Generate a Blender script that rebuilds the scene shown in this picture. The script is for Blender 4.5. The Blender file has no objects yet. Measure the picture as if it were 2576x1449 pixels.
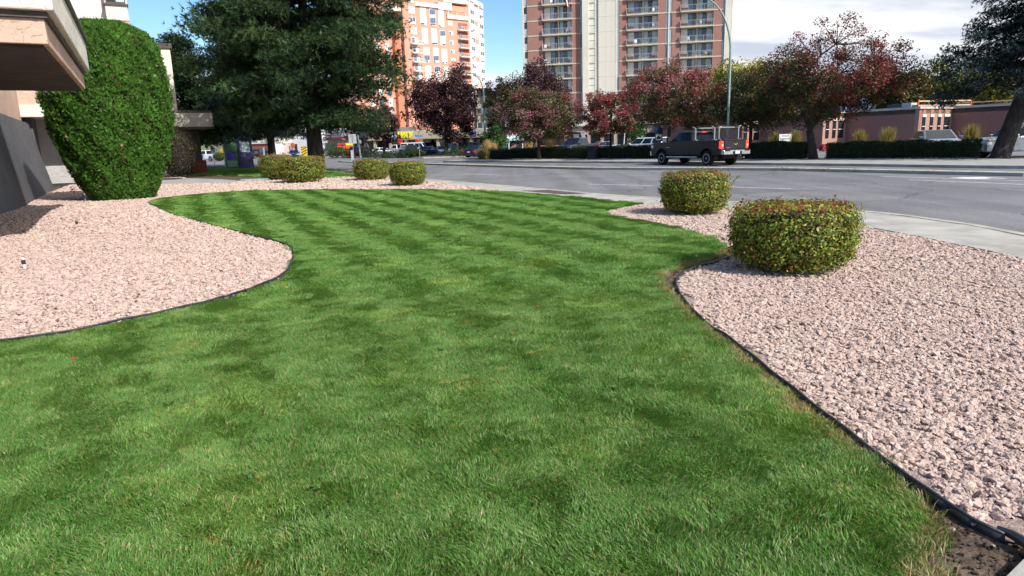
import bpy, bmesh, math, random
import numpy as np
from mathutils import Vector, Matrix

# ------------------------------------------------------------------ camera, sky, sun, exposure
SC = bpy.context.scene
COL = SC.collection
F, CX, CY, HC, ROLL = 1709., 1288., 724.5, 1.55, .03
PITCH = math.atan((724.5 - 358) / F)
RM = (Matrix.Rotation(math.pi / 2 - PITCH, 3, 'X') @ Matrix.Rotation(-ROLL, 3, 'Z'))
cam = bpy.data.cameras.new('camera')
cam.sensor_fit = 'HORIZONTAL'
cam.angle = 2 * math.atan(1288 / F)
cam.clip_start, cam.clip_end = .05, 20000
camo = bpy.data.objects.new('camera', cam)
COL.objects.link(camo)
camo.matrix_world = Matrix.Translation((0, 0, HC)) @ RM.to_4x4()
SC.camera = camo

SUN_AZ, SUN_EL = math.radians(46), math.radians(40)       # azimuth: right of straight behind the camera
SUN = Vector((math.sin(SUN_AZ) * math.cos(SUN_EL), -math.cos(SUN_AZ) * math.cos(SUN_EL), math.sin(SUN_EL)))
world = bpy.data.worlds.new('World')
SC.world = world
world.use_nodes = True
nt = world.node_tree
nt.nodes.clear()
def N(t, ty, **kw):
    n = t.nodes.new(ty)
    for k, v in kw.items():
        setattr(n, k, v)
    return n
def MATH(t, op, a, b=None, c=None, clamp=False):
    n = t.nodes.new('ShaderNodeMath'); n.operation = op; n.use_clamp = clamp
    for i, v in enumerate((a, b, c)):
        if v is None: continue
        if isinstance(v, (int, float)): n.inputs[i].default_value = v
        else: t.links.new(v, n.inputs[i])
    return n.outputs[0]
def SMOOTH(t, v, a, b):
    n = t.nodes.new('ShaderNodeMapRange'); n.interpolation_type = 'SMOOTHSTEP'
    n.inputs['From Min'].default_value = a; n.inputs['From Max'].default_value = b
    t.links.new(v, n.inputs['Value']); return n.outputs[0]
def MIXC(t, f, a, b, bt='MIX'):
    n = t.nodes.new('ShaderNodeMix'); n.data_type = 'RGBA'; n.blend_type = bt
    for sock, v in ((n.inputs['Factor'], f), (n.inputs['A'], a), (n.inputs['B'], b)):
        pass
    for key, v in ((0, f), (6, a), (7, b)):
        if isinstance(v, (int, float)): n.inputs[key].default_value = v
        elif isinstance(v, (tuple, list)): n.inputs[key].default_value = (*v[:3], 1)
        else: t.links.new(v, n.inputs[key])
    return n.outputs[2]
sky = N(nt, 'ShaderNodeTexSky', sky_type='NISHITA', sun_disc=False)
sky.sun_elevation = SUN_EL
sky.sun_rotation = math.atan2(SUN.x, SUN.y)
sky.altitude = 350; sky.air_density = 1.0; sky.dust_density = .3; sky.ozone_density = 2.2
tc = N(nt, 'ShaderNodeTexCoord')
sep = N(nt, 'ShaderNodeSeparateXYZ'); nt.links.new(tc.outputs['Generated'], sep.inputs[0])
dx, dy, dz = sep.outputs
zz = MATH(nt, 'ADD', MATH(nt, 'MAXIMUM', dz, 0), .16)
comb = N(nt, 'ShaderNodeCombineXYZ')
nt.links.new(MATH(nt, 'DIVIDE', dx, zz), comb.inputs[0]); nt.links.new(MATH(nt, 'DIVIDE', dy, zz), comb.inputs[1])
n1 = N(nt, 'ShaderNodeTexNoise'); n1.inputs['Scale'].default_value = .9; n1.inputs['Detail'].default_value = 9; n1.inputs['Roughness'].default_value = .56
nt.links.new(comb.outputs[0], n1.inputs['Vector'])
n2 = N(nt, 'ShaderNodeTexNoise'); n2.inputs['Scale'].default_value = 1.5; n2.inputs['Detail'].default_value = 8; n2.inputs['Roughness'].default_value = .55
mp = N(nt, 'ShaderNodeMapping'); mp.inputs['Location'].default_value = (3.1, 7.7, 0); mp.inputs['Scale'].default_value = (.7, 1.5, 1)
nt.links.new(comb.outputs[0], mp.inputs[0]); nt.links.new(mp.outputs[0], n2.inputs['Vector'])
bank = SMOOTH(nt, dx, .02, .36)                                     # a cloud bank over the right half of the sky
lowc = MATH(nt, 'SUBTRACT', 1, SMOOTH(nt, dz, .075, .125))            # low clouds along the horizon
cov = MATH(nt, 'ADD', n1.outputs[0], MATH(nt, 'ADD', MATH(nt, 'MULTIPLY', bank, .5), MATH(nt, 'MULTIPLY', lowc, .33)))
mask = SMOOTH(nt, cov, .62, .86)
shade = SMOOTH(nt, n2.outputs[0], .36, .64)
ccol = MIXC(nt, shade, (5.9, 6.4, 7.6), (10.6, 10.6, 10.7))
hsv = N(nt, 'ShaderNodeHueSaturation'); hsv.inputs['Saturation'].default_value = 1.22; hsv.inputs['Value'].default_value = 1.6
nt.links.new(sky.outputs[0], hsv.inputs['Color'])
bgc = MIXC(nt, mask, hsv.outputs[0], ccol)
bg = N(nt, 'ShaderNodeBackground'); bg.inputs['Strength'].default_value = .082
wo = N(nt, 'ShaderNodeOutputWorld')
nt.links.new(bgc, bg.inputs['Color']); nt.links.new(bg.outputs[0], wo.inputs[0])

sun = bpy.data.lights.new('sun', 'SUN'); sun.energy = 4.6; sun.angle = math.radians(.53); sun.color = (1, .955, .89)
suno = bpy.data.objects.new('sun', sun); COL.objects.link(suno)
suno.rotation_euler = SUN.to_track_quat('Z', 'Y').to_euler(); suno.location = (60, -60, 90)
SC.view_settings.view_transform = 'Standard'; SC.view_settings.look = 'None'
SC.view_settings.gamma = 1; SC.view_settings.exposure = .42; SC.view_settings.use_curve_mapping = False
SC.render.engine = 'CYCLES'
SC.cycles.use_denoising = True; SC.cycles.use_adaptive_sampling = True; SC.cycles.adaptive_threshold = .03
SC.cycles.max_bounces = 7; SC.cycles.diffuse_bounces = 3; SC.cycles.glossy_bounces = 3; SC.cycles.transmission_bounces = 4; SC.cycles.transparent_max_bounces = 6

# ------------------------------------------------------------------ helpers
RNG = np.random.default_rng(7)
random.seed(7)
def ray(x, y): return RM @ Vector(((x - CX) / F, -(y - CY) / F, -1))
def G(x, y, z=0.):
    d = ray(x, y); t = (z - HC) / d.z; return (d.x * t, d.y * t)
def PD(x, y, D):
    d = ray(x, y) * 1; d = d * (D / d.y); return Vector((d.x, d.y, d.z + HC))
def at(xv, D, z=0.):
    lo, hi = -800, 1500                       # the place at distance D and height z seen in image column xv
    for _ in range(40):
        m = (lo + hi) / 2
        if PD(xv, m, D).z > z: lo = m
        else: hi = m
    p = PD(xv, (lo + hi) / 2, D); return Vector((p.x, p.y, z))
def zat(xv, yv, D): return PD(xv, yv, D).z

MATS = {}
def pmat(name, col, rough=.8, var=.15, scale=6., bump=0., bscale=None, metal=0., spec=.35, detail=6, col2=None, coat=0., stretch=None):
    if name in MATS: return MATS[name]
    m = bpy.data.materials.new(name); m.use_nodes = True; t = m.node_tree
    b = t.nodes['Principled BSDF']
    b.inputs['Roughness'].default_value = rough; b.inputs['Metallic'].default_value = metal
    b.inputs['Specular IOR Level'].default_value = spec; b.inputs['Coat Weight'].default_value = coat
    c = N(t, 'ShaderNodeTexCoord'); vec = c.outputs['Object']
    if stretch:
        mpn = N(t, 'ShaderNodeMapping'); mpn.inputs['Scale'].default_value = stretch; t.links.new(vec, mpn.inputs[0]); vec = mpn.outputs[0]
    n = N(t, 'ShaderNodeTexNoise'); n.inputs['Scale'].default_value = scale; n.inputs['Detail'].default_value = detail
    t.links.new(vec, n.inputs['Vector'])
    c2 = col2 if col2 else tuple(min(1, x * (1 + var)) for x in col)
    c1 = col if col2 else tuple(x * (1 - var) for x in col)
    o = MIXC(t, SMOOTH(t, n.outputs[0], .3, .7), c1, c2)
    t.links.new(o, b.inputs['Base Color'])
    if bump:
        n3 = N(t, 'ShaderNodeTexNoise'); n3.inputs['Scale'].default_value = bscale or scale * 5; n3.inputs['Detail'].default_value = 5
        t.links.new(vec, n3.inputs['Vector'])
        bp = N(t, 'ShaderNodeBump'); bp.inputs['Strength'].default_value = bump; bp.inputs['Distance'].default_value = .02
        t.links.new(n3.outputs[0], bp.inputs['Height']); t.links.new(bp.outputs[0], b.inputs['Normal'])
    MATS[name] = m; return m
def emat(name, col, strength):
    if name in MATS: return MATS[name]
    m = pmat(name, col, .4, .1, 5); b = m.node_tree.nodes['Principled BSDF']
    b.inputs['Emission Color'].default_value = (*col, 1); b.inputs['Emission Strength'].default_value = strength
    return m
def leafmat(name, trans=.3, rough=.6, gloss=.02, patch=None):
    """leaf colours come from the mesh; part of the light passes through each leaf"""
    if name in MATS: return MATS[name]
    m = bpy.data.materials.new(name); m.use_nodes = True; t = m.node_tree; t.nodes.clear()
    a = N(t, 'ShaderNodeAttribute', attribute_name='Col'); c = a.outputs['Color']
    if patch:
        g = N(t, 'ShaderNodeNewGeometry')
        for sc_, lo, hi, colr, amt in patch:
            n = N(t, 'ShaderNodeTexNoise'); n.inputs['Scale'].default_value = sc_; n.inputs['Detail'].default_value = 4
            t.links.new(g.outputs['Position'], n.inputs['Vector'])
            f = MATH(t, 'MULTIPLY', SMOOTH(t, n.outputs[0], lo, hi), amt)
            c = MIXC(t, f, c, MIXC(t, 1., c, colr, 'MULTIPLY'))
    d = N(t, 'ShaderNodeBsdfDiffuse'); tr = N(t, 'ShaderNodeBsdfTranslucent'); gl = N(t, 'ShaderNodeBsdfGlossy')
    gl.inputs['Roughness'].default_value = .45
    t.links.new(c, d.inputs[0])
    t.links.new(MIXC(t, 1., c, (1.25, 1.3, .75), 'MULTIPLY'), tr.inputs[0])
    m1 = N(t, 'ShaderNodeMixShader'); m1.inputs[0].default_value = trans
    t.links.new(d.outputs[0], m1.inputs[1]); t.links.new(tr.outputs[0], m1.inputs[2])
    m2 = N(t, 'ShaderNodeMixShader'); m2.inputs[0].default_value = gloss
    t.links.new(m1.outputs[0], m2.inputs[1]); t.links.new(gl.outputs[0], m2.inputs[2])
    gl.inputs[0].default_value = (.8, .85, .8, 1)
    o = N(t, 'ShaderNodeOutputMaterial'); t.links.new(m2.outputs[0], o.inputs[0])
    MATS[name] = m; return m

def fmesh(name, V, Fa, mat=None, col=None, smooth=False):
    V = np.asarray(V, dtype=np.float32).reshape(-1, 3); Fa = np.asarray(Fa, dtype=np.int32); k = Fa.shape[1]; m = len(Fa)
    me = bpy.data.meshes.new(name)
    me.vertices.add(len(V)); me.vertices.foreach_set('co', V.ravel())
    me.loops.add(m * k); me.loops.foreach_set('vertex_index', Fa.ravel())
    me.polygons.add(m); me.polygons.foreach_set('loop_start', np.arange(m, dtype=np.int32) * k)
    if smooth: me.polygons.foreach_set('use_smooth', np.ones(m, dtype=bool))
    me.update(calc_edges=True)
    if col is not None:
        ca = me.color_attributes.new('Col', 'FLOAT_COLOR', 'POINT')
        c4 = np.ones((len(V), 4), dtype=np.float32); c4[:, :3] = col
        ca.data.foreach_set('color', c4.ravel())
    if mat: me.materials.append(mat)
    return me

class MB:
    """collects boxes, prisms, tubes and lathes into one mesh"""
    def __init__(s): s.v = []; s.f = []
    def add(s, vs, fs):
        o = len(s.v); s.v += [tuple(v) for v in vs]; s.f += [tuple(i + o for i in f) for f in fs]; return s
    def box(s, x0, x1, y0, y1, z0, z1):
        return s.add([(x0, y0, z0), (x1, y0, z0), (x1, y1, z0), (x0, y1, z0), (x0, y0, z1), (x1, y0, z1), (x1, y1, z1), (x0, y1, z1)],
                     [(0, 3, 2, 1), (4, 5, 6, 7), (0, 1, 5, 4), (1, 2, 6, 5), (2, 3, 7, 6), (3, 0, 4, 7)])
    def prism(s, poly, z0, z1):
        n = len(poly); a = sum(poly[i][0] * poly[(i + 1) % n][1] - poly[(i + 1) % n][0] * poly[i][1] for i in range(n))
        if a < 0: poly = poly[::-1]
        return s.add([(p[0], p[1], z0) for p in poly] + [(p[0], p[1], z1) for p in poly],
                     [tuple(range(n))[::-1], tuple(range(n, 2 * n))] + [(i, (i + 1) % n, n + (i + 1) % n, n + i) for i in range(n)])
    def xz(s, poly, y0, y1):
        """polygon in x,z drawn out along y"""
        n = len(poly); a = sum(poly[i][0] * poly[(i + 1) % n][1] - poly[(i + 1) % n][0] * poly[i][1] for i in range(n))
        if a < 0: poly = poly[::-1]
        return s.add([(p[0], y0, p[1]) for p in poly] + [(p[0], y1, p[1]) for p in poly],
                     [tuple(range(n)), tuple(range(n, 2 * n))[::-1]] + [(i, n + i, n + (i + 1) % n, (i + 1) % n) for i in range(n)])
    def tube(s, pts, rad, n=8, cap=True):
        pts = [Vector(p) for p in pts]; rad = rad if hasattr(rad, '__len__') else [rad] * len(pts); vs = []; ref = None
        for i, p in enumerate(pts):
            d = (pts[min(i + 1, len(pts) - 1)] - pts[max(i - 1, 0)]).normalized()
            if ref is None: ref = Vector((1, 0, 0)) if abs(d.x) < .8 else Vector((0, 1, 0))
            a = (ref - d * ref.dot(d)).normalized(); b = d.cross(a); ref = a
            vs += [p + (a * math.cos(2 * math.pi * k / n) + b * math.sin(2 * math.pi * k / n)) * rad[i] for k in range(n)]
        fs = [(i * n + k, i * n + (k + 1) % n, (i + 1) * n + (k + 1) % n, (i + 1) * n + k) for i in range(len(pts) - 1) for k in range(n)]
        if cap: fs += [tuple(range(n))[::-1], tuple(range((len(pts) - 1) * n, len(pts) * n))]
        return s.add(vs, fs)
    def lathe(s, prof, n=16, axis='z', c=(0, 0, 0)):
        vs = []
        for r, h in prof:
            for k in range(n):
                a = 2 * math.pi * k / n
                p = (r * math.cos(a), r * math.sin(a), h)
                if axis == 'y': p = (r * math.cos(a), h, r * math.sin(a))
                if axis == 'x': p = (h, r * math.cos(a), r * math.sin(a))
                vs.append((p[0] + c[0], p[1] + c[1], p[2] + c[2]))
        m = len(prof)
        fs = [(i * n + k, i * n + (k + 1) % n, (i + 1) * n + (k + 1) % n, (i + 1) * n + k) for i in range(m - 1) for k in range(n)]
        fs += [tuple(range(n))[::-1], tuple(range((m - 1) * n, m * n))]
        return s.add(vs, fs)
    def mesh(s, name, mat, smooth=False):
        me = bpy.data.meshes.new(name); me.from_pydata(s.v, [], s.f)
        if smooth: me.polygons.foreach_set('use_smooth', [True] * len(me.polygons))
        bm = bmesh.new(); bm.from_mesh(me); bmesh.ops.recalc_face_normals(bm, faces=bm.faces); bm.to_mesh(me); bm.free()
        me.materials.append(mat); return me
    def build(s, name, mat, parent=None, loc=(0, 0, 0), rot=(0, 0, 0), bevel=0, smooth=False, seg=2):
        return put(name, s.mesh(name, mat, smooth), parent, loc, rot, bevel, seg)
def put(name, me, parent=None, loc=(0, 0, 0), rot=(0, 0, 0), bevel=0, seg=2, scale=None):
    o = bpy.data.objects.new(name, me); COL.objects.link(o)
    o.location = loc; o.rotation_euler = rot
    if scale: o.scale = scale
    if parent: o.parent = parent
    if bevel:
        b = o.modifiers.new('bevel', 'BEVEL'); b.width = bevel; b.segments = seg; b.limit_method = 'ANGLE'; b.angle_limit = math.radians(35)
    return o
def tag(o, label=None, cat=None, group=None, kind=None):
    for k, v in (('label', label), ('category', cat), ('group', group), ('kind', kind)):
        if v: o[k] = v
    return o
def thing(name, label, cat, loc=(0, 0, 0), rz=0., group=None):
    o = bpy.data.objects.new(name, None); COL.objects.link(o); o.location = loc; o.rotation_euler = (0, 0, rz); o.empty_display_size = .2
    return tag(o, label, cat, group)
UB = {}
def ubox(name, mat, parent, x0, x1, y0, y1, z0, z1):
    """an axis-aligned piece that shares one unit-cube mesh with every like piece"""
    if mat.name not in UB: UB[mat.name] = MB().box(0, 1, 0, 1, 0, 1).mesh('block_' + mat.name, mat)
    return put(name, UB[mat.name], parent, (x0, y0, z0), scale=(x1 - x0, y1 - y0, z1 - z0))
def text(name, body, size, mat, parent, loc, rot, depth=.02, shear=0., align='CENTER', sx=1., bold=0.):
    cu = bpy.data.curves.new(name, 'FONT'); cu.body = body; cu.size = size; cu.extrude = depth; cu.shear = shear; cu.align_x = align; cu.offset = bold
    cu.resolution_u = 3
    o = bpy.data.objects.new(name, cu); COL.objects.link(o)
    dg = bpy.context.evaluated_depsgraph_get(); me = bpy.data.meshes.new_from_object(o.evaluated_get(dg))
    bpy.data.objects.remove(o); me.materials.clear(); me.materials.append(mat)
    return put(name, me, parent, loc, rot, scale=(sx, 1, 1))

def inside(poly, P):
    P = np.asarray(P); x, y = P[:, 0], P[:, 1]; r = np.zeros(len(P), bool); n = len(poly)
    for i in range(n):
        x1, y1 = poly[i]; x2, y2 = poly[(i + 1) % n]
        if y1 == y2: continue
        c = ((y1 > y) != (y2 > y)) & (x < (x2 - x1) * (y - y1) / (y2 - y1) + x1); r ^= c
    return r
def smoothline(P, n=8):
    P = [Vector((p[0], p[1], 0)) for p in P]; out = []
    for i in range(len(P) - 1):
        p0, p1, p2, p3 = P[max(i - 1, 0)], P[i], P[i + 1], P[min(i + 2, len(P) - 1)]
        for k in range(n):
            t = k / n
            q = .5 * ((2 * p1) + (p2 - p0) * t + (2 * p0 - 5 * p1 + 4 * p2 - p3) * t * t + (3 * p1 - p0 - 3 * p2 + p3) * t ** 3)
            out.append((q.x, q.y))
    out.append((P[-1].x, P[-1].y)); return out
def resample(P, n):
    P = np.array(P, float); s = np.r_[0, np.cumsum(np.hypot(*np.diff(P, axis=0).T))]; t = np.linspace(0, s[-1], n)
    return np.c_[np.interp(t, s, P[:, 0]), np.interp(t, s, P[:, 1])]
def length(P): P = np.array(P, float); return np.hypot(*np.diff(P, axis=0).T).sum()
def sheet(name, poly, z, mat, kind='structure', parent=None):
    bm = bmesh.new(); f = bm.faces.new([bm.verts.new((p[0], p[1], z)) for p in poly])
    bmesh.ops.recalc_face_normals(bm, faces=[f])
    if f.normal.z < 0: f.normal_flip()
    bmesh.ops.triangulate(bm, faces=[f]); me = bpy.data.meshes.new(name); bm.to_mesh(me); bm.free(); me.materials.append(mat)
    o = put(name, me, parent)
    if kind: o['kind'] = kind
    return o
def dist_to_line(P, L):
    P = np.asarray(P, float)[:, :2]; L = np.asarray(L, float); best = np.full(len(P), 1e9)
    for a, b in zip(L[:-1], L[1:]):
        d = b - a; t = np.clip(((P - a) @ d) / max(d @ d, 1e-9), 0, 1); best = np.minimum(best, np.hypot(*(P - a - t[:, None] * d).T))
    return best
def scatter(name, pts, rot, scl, idx, protos, parent=None):
    """one object of uncountable small pieces: instances of a few shapes on given points"""
    pts = np.asarray(pts, np.float32); n = len(pts)
    me = bpy.data.meshes.new(name); me.vertices.add(n); me.vertices.foreach_set('co', pts.ravel())
    a = me.attributes.new('rot', 'FLOAT_VECTOR', 'POINT'); a.data.foreach_set('vector', np.asarray(rot, np.float32).ravel())
    a = me.attributes.new('scl', 'FLOAT_VECTOR', 'POINT'); s = np.asarray(scl, np.float32)
    if s.ndim == 1: s = np.repeat(s[:, None], 3, 1)
    a.data.foreach_set('vector', s.ravel())
    a = me.attributes.new('idx', 'INT', 'POINT'); a.data.foreach_set('value', np.asarray(idx, np.int32))
    o = put(name, me, parent)
    co = bpy.data.collections.new(name + '_shapes')
    for i, pm in enumerate(protos): co.objects.link(bpy.data.objects.new('%s_shape_%02d' % (name, i), pm))
    ng = bpy.data.node_groups.new(name + '_scatter', 'GeometryNodeTree')
    ng.interface.new_socket('Geometry', in_out='INPUT', socket_type='NodeSocketGeometry'); ng.interface.new_socket('Geometry', in_out='OUTPUT', socket_type='NodeSocketGeometry')
    gi = ng.nodes.new('NodeGroupInput'); go = ng.nodes.new('NodeGroupOutput'); ip = ng.nodes.new('GeometryNodeInstanceOnPoints'); ci = ng.nodes.new('GeometryNodeCollectionInfo')
    ci.inputs['Collection'].default_value = co; ci.inputs['Separate Children'].default_value = True; ci.inputs['Reset Children'].default_value = True
    ip.inputs['Pick Instance'].default_value = True
    def na(nm, ty):
        x = ng.nodes.new('GeometryNodeInputNamedAttribute'); x.data_type = ty; x.inputs['Name'].default_value = nm; return x.outputs['Attribute']
    er = ng.nodes.new('FunctionNodeEulerToRotation')
    L = ng.links.new
    L(gi.outputs[0], ip.inputs['Points']); L(ci.outputs[0], ip.inputs['Instance']); L(na('idx', 'INT'), ip.inputs['Instance Index'])
    L(na('rot', 'FLOAT_VECTOR'), er.inputs[0]); L(er.outputs[0], ip.inputs['Rotation']); L(na('scl', 'FLOAT_VECTOR'), ip.inputs['Scale']); L(ip.outputs[0], go.inputs[0])
    md = o.modifiers.new('scatter', 'NODES'); md.node_group = ng
    return o
# ------------------------------------------------------------------ materials
def asphalt(name, c1, c2):
    m = pmat(name, c1, .9, .1, .35, 0, detail=8, col2=c2); t = m.node_tree; b = t.nodes['Principled BSDF']
    base = b.inputs['Base Color'].links[0].from_socket; c = N(t, 'ShaderNodeTexCoord')
    n = N(t, 'ShaderNodeTexNoise'); n.inputs['Scale'].default_value = 38; n.inputs['Detail'].default_value = 3; t.links.new(c.outputs['Object'], n.inputs['Vector'])
    v = N(t, 'ShaderNodeTexVoronoi', feature='DISTANCE_TO_EDGE'); v.inputs['Scale'].default_value = .16
    n4 = N(t, 'ShaderNodeTexNoise'); n4.inputs['Scale'].default_value = .9; n4.inputs['Detail'].default_value = 6; t.links.new(c.outputs['Object'], n4.inputs['Vector'])
    vm = N(t, 'ShaderNodeVectorMath', operation='ADD'); t.links.new(c.outputs['Object'], vm.inputs[0]); t.links.new(n4.outputs['Color'], vm.inputs[1]); t.links.new(vm.outputs[0], v.inputs['Vector'])
    o = MIXC(t, SMOOTH(t, n.outputs[0], .35, .68), MIXC(t, 1., base, (.74, .74, .75), 'MULTIPLY'), MIXC(t, 1., base, (1.22, 1.22, 1.22), 'MULTIPLY'))
    mpn = N(t, 'ShaderNodeMapping'); mpn.inputs['Rotation'].default_value = (0, 0, math.radians(-37)); mpn.inputs['Scale'].default_value = (.9, .035, 1); n6 = N(t, 'ShaderNodeTexNoise'); n6.inputs['Scale'].default_value = 1; n6.inputs['Detail'].default_value = 4
    t.links.new(c.outputs['Object'], mpn.inputs[0]); t.links.new(mpn.outputs[0], n6.inputs['Vector']); o = MIXC(t, SMOOTH(t, n6.outputs[0], .35, .65), MIXC(t, 1., o, (.84, .84, .85), 'MULTIPLY'), MIXC(t, 1., o, (1.1, 1.1, 1.09), 'MULTIPLY'))
    crack = MATH(t, 'SUBTRACT', 1, SMOOTH(t, v.outputs['Distance'], .002, .006))
    t.links.new(MIXC(t, MATH(t, 'MULTIPLY', crack, .6), o, (.035, .035, .038)), b.inputs['Base Color'])
    bp = N(t, 'ShaderNodeBump'); bp.inputs['Strength'].default_value = .5; bp.inputs['Distance'].default_value = .01
    t.links.new(n.outputs[0], bp.inputs['Height']); t.links.new(bp.outputs[0], b.inputs['Normal'])
    return m
M_ROAD = asphalt('worn_asphalt', (.155, .154, .158), (.20, .199, .203))
M_LOT = asphalt('parking_asphalt', (.16, .16, .165), (.21, .21, .215))
M_CONC = pmat('pale_concrete', (.37, .355, .32), .9, .2, 1.6, .3, 60)
M_CONC2 = pmat('grey_concrete', (.33, .32, .30), .9, .16, 1.5, .3, 50)
M_KERB = pmat('kerb_concrete', (.40, .37, .31), .9, .2, 2.2, .3, 40)
M_PAINT = pmat('road_paint', (.72, .72, .70), .7, .25, 5, 0, col2=(.5, .5, .49))
M_SOIL = pmat('dry_soil', (.105, .075, .052), .95, .5, 9, 1., 45)
M_LAWNB = pmat('lawn_thatch', (.060, .095, .022), .95, .3, 3, .5, 60)
M_GRAVB = pmat('gravel_fines', (.34, .255, .22), .95, .3, 30, .8, 90)
M_EARTH = pmat('town_ground', (.20, .19, .165), .95, .2, .05)
M_EDGE = pmat('black_edging', (.024, .027, .034), .5, .3, 8, .2, 30, spec=.5)
M_WHITE = pmat('white_paint', (.76, .76, .75), .5, .06, 3)
M_DARK = pmat('dark_metal', (.03, .03, .033), .5, .2, 8, spec=.5)
M_STEEL = pmat('galvanised_steel', (.42, .43, .44), .45, .12, 6, metal=.7)
M_GREENP = pmat('faded_green_paint', (.30, .39, .34), .6, .2, 2.5, col2=(.22, .31, .26))

# ------------------------------------------------------------------ the ground
R_ = 9000
sheet('ground', [(-R_, -200), (R_, -200), (R_, R_), (-R_, R_)], -.17, M_EARTH)
sheet('road', [(60, -15), (60, 30), (40, 60), (30, 110), (40, 330), (-160, 330), (-110, 130), (-70, 85), (-70, -5), (7, -15)], -.124, M_ROAD)
sheet('parking_lot', [(14.5, 55), (21, 49), (27.5, 39.5), (60, 12), (75, 60), (30, 112), (60, 200), (-60, 200), (-26, 118), (-12, 96), (3.5, 70)], -.118, M_LOT)
def strip_pieces(name, A, B, z0, z1, mat, step, piece, gap=.012, base_mat=None):
    """a pavement or kerb: a base and single slabs with open joints, as children"""
    n = max(2, int(length(A) / step) + 1); a = resample(A, n); b = resample(B, n)
    base = MB(); k = 4 * n; aa = resample(A, k); bb = resample(B, k)
    for i in range(k - 1): base.prism([tuple(aa[i]), tuple(aa[i + 1]), tuple(bb[i + 1]), tuple(bb[i])], z0, z1 - .02)
    o = base.build(name, base_mat or M_CONC2); o['kind'] = 'structure'
    for i in range(n - 1):
        sub = 3; m = [aa[int(round(j))] for j in np.linspace(i * (k - 1) / (n - 1), (i + 1) * (k - 1) / (n - 1), sub + 1)]
        w = [bb[int(round(j))] for j in np.linspace(i * (k - 1) / (n - 1), (i + 1) * (k - 1) / (n - 1), sub + 1)]
        poly = [Vector((*p, 0)) for p in m] + [Vector((*p, 0)) for p in w[::-1]]
        c = sum(poly, Vector()) / len(poly)
        poly = [c + (p - c) * (1 - gap) for p in poly]
        dz = random.uniform(-.004, .004)
        MB().prism([(p.x, p.y) for p in poly], z0, z1 + dz).build(piece, mat, o)
    return o
SW_OUT = smoothline([(9.2, -2.5), (8.3, 3.5), (7.75, 7.2), (7.62, 9.9), (7.7, 10.6), (7.6, 12.1), (7.0, 13.9), (5.3, 16.6), (3.0, 19.6), (-.1, 25.4), (-3.8, 32.0), (-7.3, 38.4)])
SW_IN = smoothline([(6.9, -3), (6.5, 3), (6.25, 6), (6.2, 8.0), (6.12, 9.7), (5.9, 11.6), (4.85, 15.2), (3.4, 16.4), (2.7, 17.5), (-.1, 22.3), (-3.5, 29.5), (-6.4, 36.6)])
KERB_IN = [(p[0] - .16, p[1] - .07) for p in SW_OUT]
strip_pieces('sidewalk', SW_IN, [(p[0] - .012, p[1] - .005) for p in KERB_IN], -.16, .0, M_CONC, 1.6, 'slab', .011)
strip_pieces('kerb', KERB_IN, SW_OUT, -.16, .004, M_KERB, 3.2, 'kerb_stone', .004)
MED_F = smoothline([G(*p) for p in [(850, 405.5), (1100, 412), (1409, 420), (1543, 421.5), (1919, 422.5), (2024, 424), (2300, 429.5), (2576, 435)]])
MED_B = [(p[0] + .55, p[1] + .6) for p in MED_F]
strip_pieces('median', MED_F, MED_B, -.16, .0, M_KERB, 3.4, 'kerb_stone', .006)
FK = smoothline([G(*p) for p in [(1114, 405), (1409, 405.5), (1750, 407), (1865, 409), (2200, 412.5), (2576, 417)]] + [(27, 21), (34, 12)])
FB = smoothline([(-4.2, 69.0), (5.6, 58.5), (14.4, 48.6), (16.2, 46.2), (24.2, 36.4), (27.2, 32.5), (32, 26), (39, 17)])
strip_pieces('far_sidewalk', FK, FB, -.16, .0, M_CONC2, 2.6, 'slab', .006)
# islands with kerbs and paving across the junction
def island(name, pts, mat, kerb=True, z=0.):
    o = MB().prism(pts, -.16, z).build(name, mat); o['kind'] = 'structure'; return o
g = lambda L, z=-.0: [G(x, y, z) for x, y in L]
island('corner_pavement', g([(990, 394), (1065, 396), (1170, 392.5), (1240, 389), (1160, 387), (930, 391)]), M_CONC)
island('planting_island', g([(1062, 395), (1245, 390), (1235, 384), (1105, 384), (930, 388), (905, 392), (1000, 392.5)]), pmat('mulch', (.10, .075, .05), .95, .3, 3, .6, 30), z=.06)
island('store_pavement', g([(815, 397), (895, 394), (900, 391), (830, 391)]), M_CONC)
sheet('verge_grass', g([(1165, 398), (1300, 399.2), (1290, 396.5), (1215, 395.5), (1172, 396.5)]), .02, pmat('dry_grass', (.16, .15, .06), .95, .3, 1.5, .5, 30))

def ribbon(name, P, w, mat, z=-.118):
    P = np.array(P, float); d = np.gradient(P, axis=0); d /= np.hypot(*d.T)[:, None]; nrm = np.c_[-d[:, 1], d[:, 0]]
    a, b = P + nrm * w / 2, P - nrm * w / 2; n = len(P)
    V = np.r_[np.c_[a, np.full(n, z)], np.c_[b, np.full(n, z)]]; Fa = [(i, n + i, n + i + 1, i + 1) for i in range(n - 1)]
    o = put(name, fmesh(name, V, Fa, mat)); o['kind'] = 'structure'; return o
zr = -.12
def gl(L): return [G(x, y, zr) for x, y in L]
ribbon('lane_line', resample(gl([(2217, 443.5), (2430, 450), (2576, 455)]), 8), .11, M_PAINT)
ribbon('lane_line', resample(gl([(2287, 452.5), (2430, 458), (2576, 464)]), 8), .11, M_PAINT)
ribbon('lane_line', resample(gl([(1800, 469), (1990, 475)]), 4), .11, M_PAINT)
ribbon('lane_line', resample(gl([(1480, 463), (1645, 467)]), 4), .10, M_PAINT)
ribbon('lane_line', resample(gl([(1170, 437), (1262, 440.5)]), 4), .11, M_PAINT)
ribbon('lane_line', resample(gl([(1490, 412.2), (1600, 413)]), 4), .11, M_PAINT)
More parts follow.
